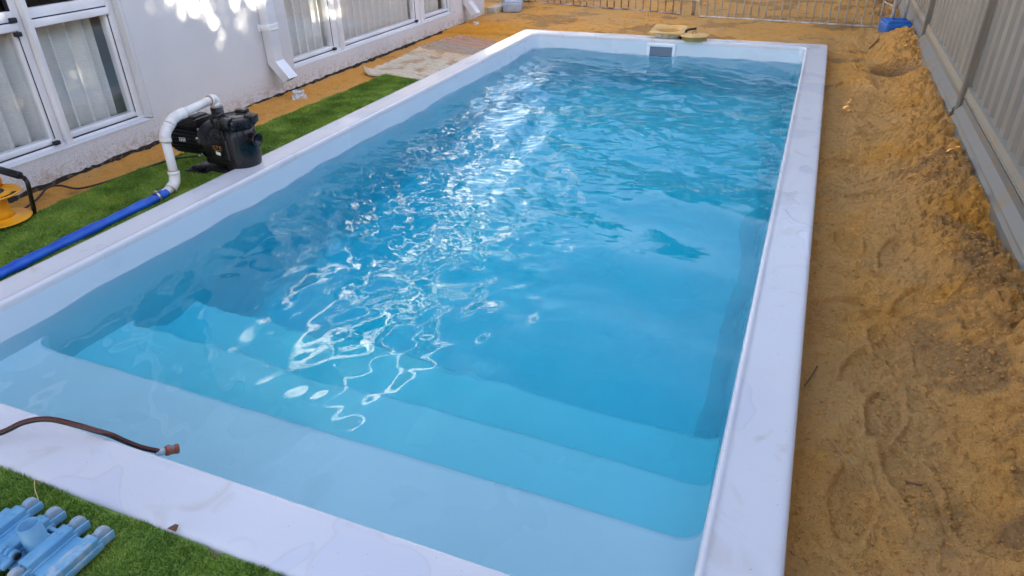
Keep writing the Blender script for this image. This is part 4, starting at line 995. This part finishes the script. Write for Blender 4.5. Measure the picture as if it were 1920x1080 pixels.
link('woven_mat', me, matmat(), None, 'dirty striped woven mat lying on the sand between wall and pool', category='mat')

# ------------------------------------------------------------------ debris
def twig(pts, r, lab, m=M_twig, name='twig', cat='twig', grp='twigs and straws on the sand'):
    bm = NB(); tube(bm, [Vector(p) for p in pts], r, 7, sub=5); o = obj(name, bm, m, None, lab, loc=pts[0]); o['category'] = cat
    if grp: o['group'] = grp
    return o
def on(x, y, dz=.004): return (x, y, gz(x, y) + dz)
twig([on(3.36, 6.75), on(3.42, 6.95, .012), on(3.45, 7.10, .008)], .006, 'dark stick on the sand in front of the blue block')
twig([on(3.025, 1.28, .008), on(3.045, 1.335, .014), on(3.06, 1.40, .006)], .0022, 'thin dark twig lying against the right rim of the pool')
twig([on(3.10, 1.03, .003), on(3.135, .99, .006), on(3.16, .945, .004), on(3.20, .91, .006), on(3.225, .885, .003)], .0012, 'long thin pale straw on the trodden sand near the rim', M_straw)
twig([on(3.62, 1.83, .006), on(3.66, 1.85, .010), on(3.71, 1.86, .006)], .0016, 'short pale straw on the orange bank below the fence', M_straw)
twig([on(3.30, .93, .004), on(3.335, .915, .008)], .003, 'small reddish stick on the sand near the bottom edge', M_deadleaf)
twig([on(3.40, 4.35, .004), on(3.43, 4.42, .012), on(3.44, 4.5, .006)], .003, 'whitish root fragment on the sand halfway along the pool', M_straw)
twig([(1.185, -.012, .006), (1.192, -.02, .030), (1.215, -.04, .022), (1.25, -.06, .016), (1.262, -.085, .012), (1.285, -.105, .006)], .0013, 'dry bent grass stem arching over the turf edge', M_straw, 'grass_stem', 'grass stem', None)
bm = NB()
rr = random.Random(5)
q = [bm.verts.new((1.63 + dx, .004 + dy, .006 + dz)) for dx, dy, dz in ((-.016, -.006, 0), (-.004, .010, .004), (.014, .006, .012), (.016, -.008, .003), (0, -.012, .010))]
c = bm.verts.new((1.63, 0, .014))
for k in range(5): bm.faces.new((q[k], q[(k + 1) % 5], c))
o = obj('dead_leaf', bm, M_deadleaf, None, 'curled brown dead leaf at the edge of turf and near rim', loc=(1.63, 0, .006)); o['category'] = 'leaf'

def clods(name, n, rngf, smin, smax, seed, m, lab):
    rng = np.random.default_rng(seed); ico = bmesh.new(); bmesh.ops.create_icosphere(ico, subdivisions=1, radius=1)
    bv = np.array([v_.co[:] for v_ in ico.verts]); bf = np.array([[v_.index for v_ in f.verts] for f in ico.faces]); ico.free()
    x, y = rngf(rng, n); s = smin * (smax / smin) ** (rng.random(n) ** 2.2); z = ground_z(x, y) + s * .25
    V = bv[None] * (1 + .35 * (rng.random((n, len(bv), 1)) - .5)) * np.stack([s * rng.uniform(.8, 1.4, n), s * rng.uniform(.8, 1.3, n), s * .75], -1)[:, None]
    a_ = rng.uniform(0, 6.28, n)[:, None]; Vx = V[..., 0] * np.cos(a_) - V[..., 1] * np.sin(a_); Vy = V[..., 0] * np.sin(a_) + V[..., 1] * np.cos(a_)
    V = np.stack([Vx + x[:, None], Vy + y[:, None], V[..., 2] + z[:, None]], -1).reshape(-1, 3)
    F = (bf[None] + (np.arange(n) * len(bv))[:, None, None]).reshape(-1, 3)
    link(name, npmesh(name, V, F, smooth=False), m, None, lab, kind='stuff', category='sand clods')
M_clodo = mat('clod_orange', (.74, .36, .095), .95, col2=(.42, .21, .075), nscale=5, lo=.4, hi=.6)
clods('sand_clods', 5200, lambda g, n: (np.clip(3.62 + g.normal(0, .12, n), 3.2, 3.74), g.uniform(.4, 8, n)), .0020, .0095, 3, M_sand, 'crumbly orange sand clods on the bank below the fence')
clods('sand_clods', 9000, lambda g, n: (g.uniform(3.02, 3.7, n), .4 + 6.6 * g.random(n) ** 1.4), .0012, .0075, 4, M_sand, 'small dark crumbs scattered over the trodden sand')
clods('sand_clods', 2600, lambda g, n: (g.uniform(-.92, 3.7, n), g.uniform(6.56, 9.3, n)), .003, .012, 5, M_sand, 'brown crumbs scattered over the sand at the far end')
clods('sand_clods', 1500, lambda g, n: (g.uniform(-.93, -.62, n), g.uniform(1.2, 7.4, n)), .0015, .007, 6, M_sand, 'fine crumbs on the orange sand strip beside the house')

# ------------------------------------------------------------------ trees beyond the fence (shade the wall, seen in water and glass)
def tree(cx_, cy_, h, rx, ry, seed, lab, nleaf=9000, base=.3):
    t = thing('garden_tree', lab, 'tree', (cx_, cy_, -.05), 'garden trees beyond the steel fence' if seed < 300 else 'unseen trees added beyond the far end to darken water reflections')
    bm = NB(); rr = random.Random(seed)
    tube(bm, [(cx_, cy_, -.1), (cx_ + .05, cy_, h * .3), (cx_ - .04, cy_ + .05, h * .75)], lambda q: .11 * (1 - .75 * q), 10, sub=5)
    for k in range(7):
        a_ = rr.uniform(0, 6.28); z0 = h * rr.uniform(.2, .6); tube(bm, [(cx_, cy_, z0), (cx_ + math.cos(a_) * rx * .5, cy_ + math.sin(a_) * ry * .5, z0 + h * .15), (cx_ + math.cos(a_) * rx * .85, cy_ + math.sin(a_) * ry * .85, z0 + h * .25)], lambda q: .04 * (1 - .8 * q), 6, sub=4)
    obj('trunk', bm, M_trunk, t)
    rng = np.random.default_rng(seed); ncl = 150 if h > 5 else 100
    th = rng.uniform(0, 6.28, ncl); zz = rng.random(ncl) ** .8; rr_ = np.sqrt(rng.random(ncl))
    prof_ = np.sqrt(np.clip(1 - (np.abs(zz - .42) / .62) ** 2.4, .03, 1))
    cc = np.stack([rx * rr_ * prof_ * np.cos(th), ry * rr_ * prof_ * np.sin(th), base + zz * (h - base - .15)], -1)
    cs = rng.uniform(.16, .34, ncl)
    k = rng.integers(0, ncl, nleaf); p = cc[k] + rng.normal(0, 1, (nleaf, 3)) * cs[k][:, None] * [.8, .8, .6]
    s = rng.uniform(.04, .075, nleaf); a1 = rng.normal(0, 1, (nleaf, 3)); a1 /= np.linalg.norm(a1, axis=1)[:, None]; a2 = np.cross(a1, rng.normal(0, 1, (nleaf, 3))); a2 /= np.linalg.norm(a2, axis=1)[:, None]
    A = a1 * s[:, None]; B = a2 * s[:, None] * .55
    V = np.stack([p - A, p + B, p + A, p - B], 1).reshape(-1, 3); F = (np.arange(nleaf) * 4)[:, None] + np.arange(4)
    tone = np.repeat(np.clip(rng.random(nleaf) * .6 + (cs[k] - .16) * 2, 0, 1), 4)
    V = V + np.array([0, 0, .05]); me = npmesh('crown', V, F, smooth=False); attr(me, 'tone', tone); link('crown', me, M_leaf, t)
ty = [-5.2, -3.5, -1.9, -.3, 1.15, 2.75, 4.1, 5.7, 7.4, 9.3]
places = ['first', 'second', 'third', 'fourth', 'fifth', 'sixth', 'seventh', 'eighth', 'ninth', 'tenth']
for k, y in enumerate(ty):
    tall = y < 2.1
    tree(8.2 + .3 * math.sin(k * 2.3), y, (6.0 if tall else 4.42) + .12 * math.sin(k * 1.7 + .5), 1.1, 1.3, 100 + k, ('tall' if tall else 'low') + ' leafy garden tree beyond the steel fence, %s along the row from the near end' % places[k], 30000 if tall else 15000)

for k, (x, y, h) in enumerate(((-1.7, 15.8, 4.9), (1.2, 15.5, 4.9), (3.9, 15.2, 5.0), (6.6, 14.8, 4.9), (9.4, 14.8, 5.0))):  # unseen trees, added to keep bright sky out of the water reflections
    tree(x, y, h, 2.0, 1.8, 300 + k, 'unseen tree added beyond the far end of the yard to darken water reflections, %s from the house side' % places[k], 32000)
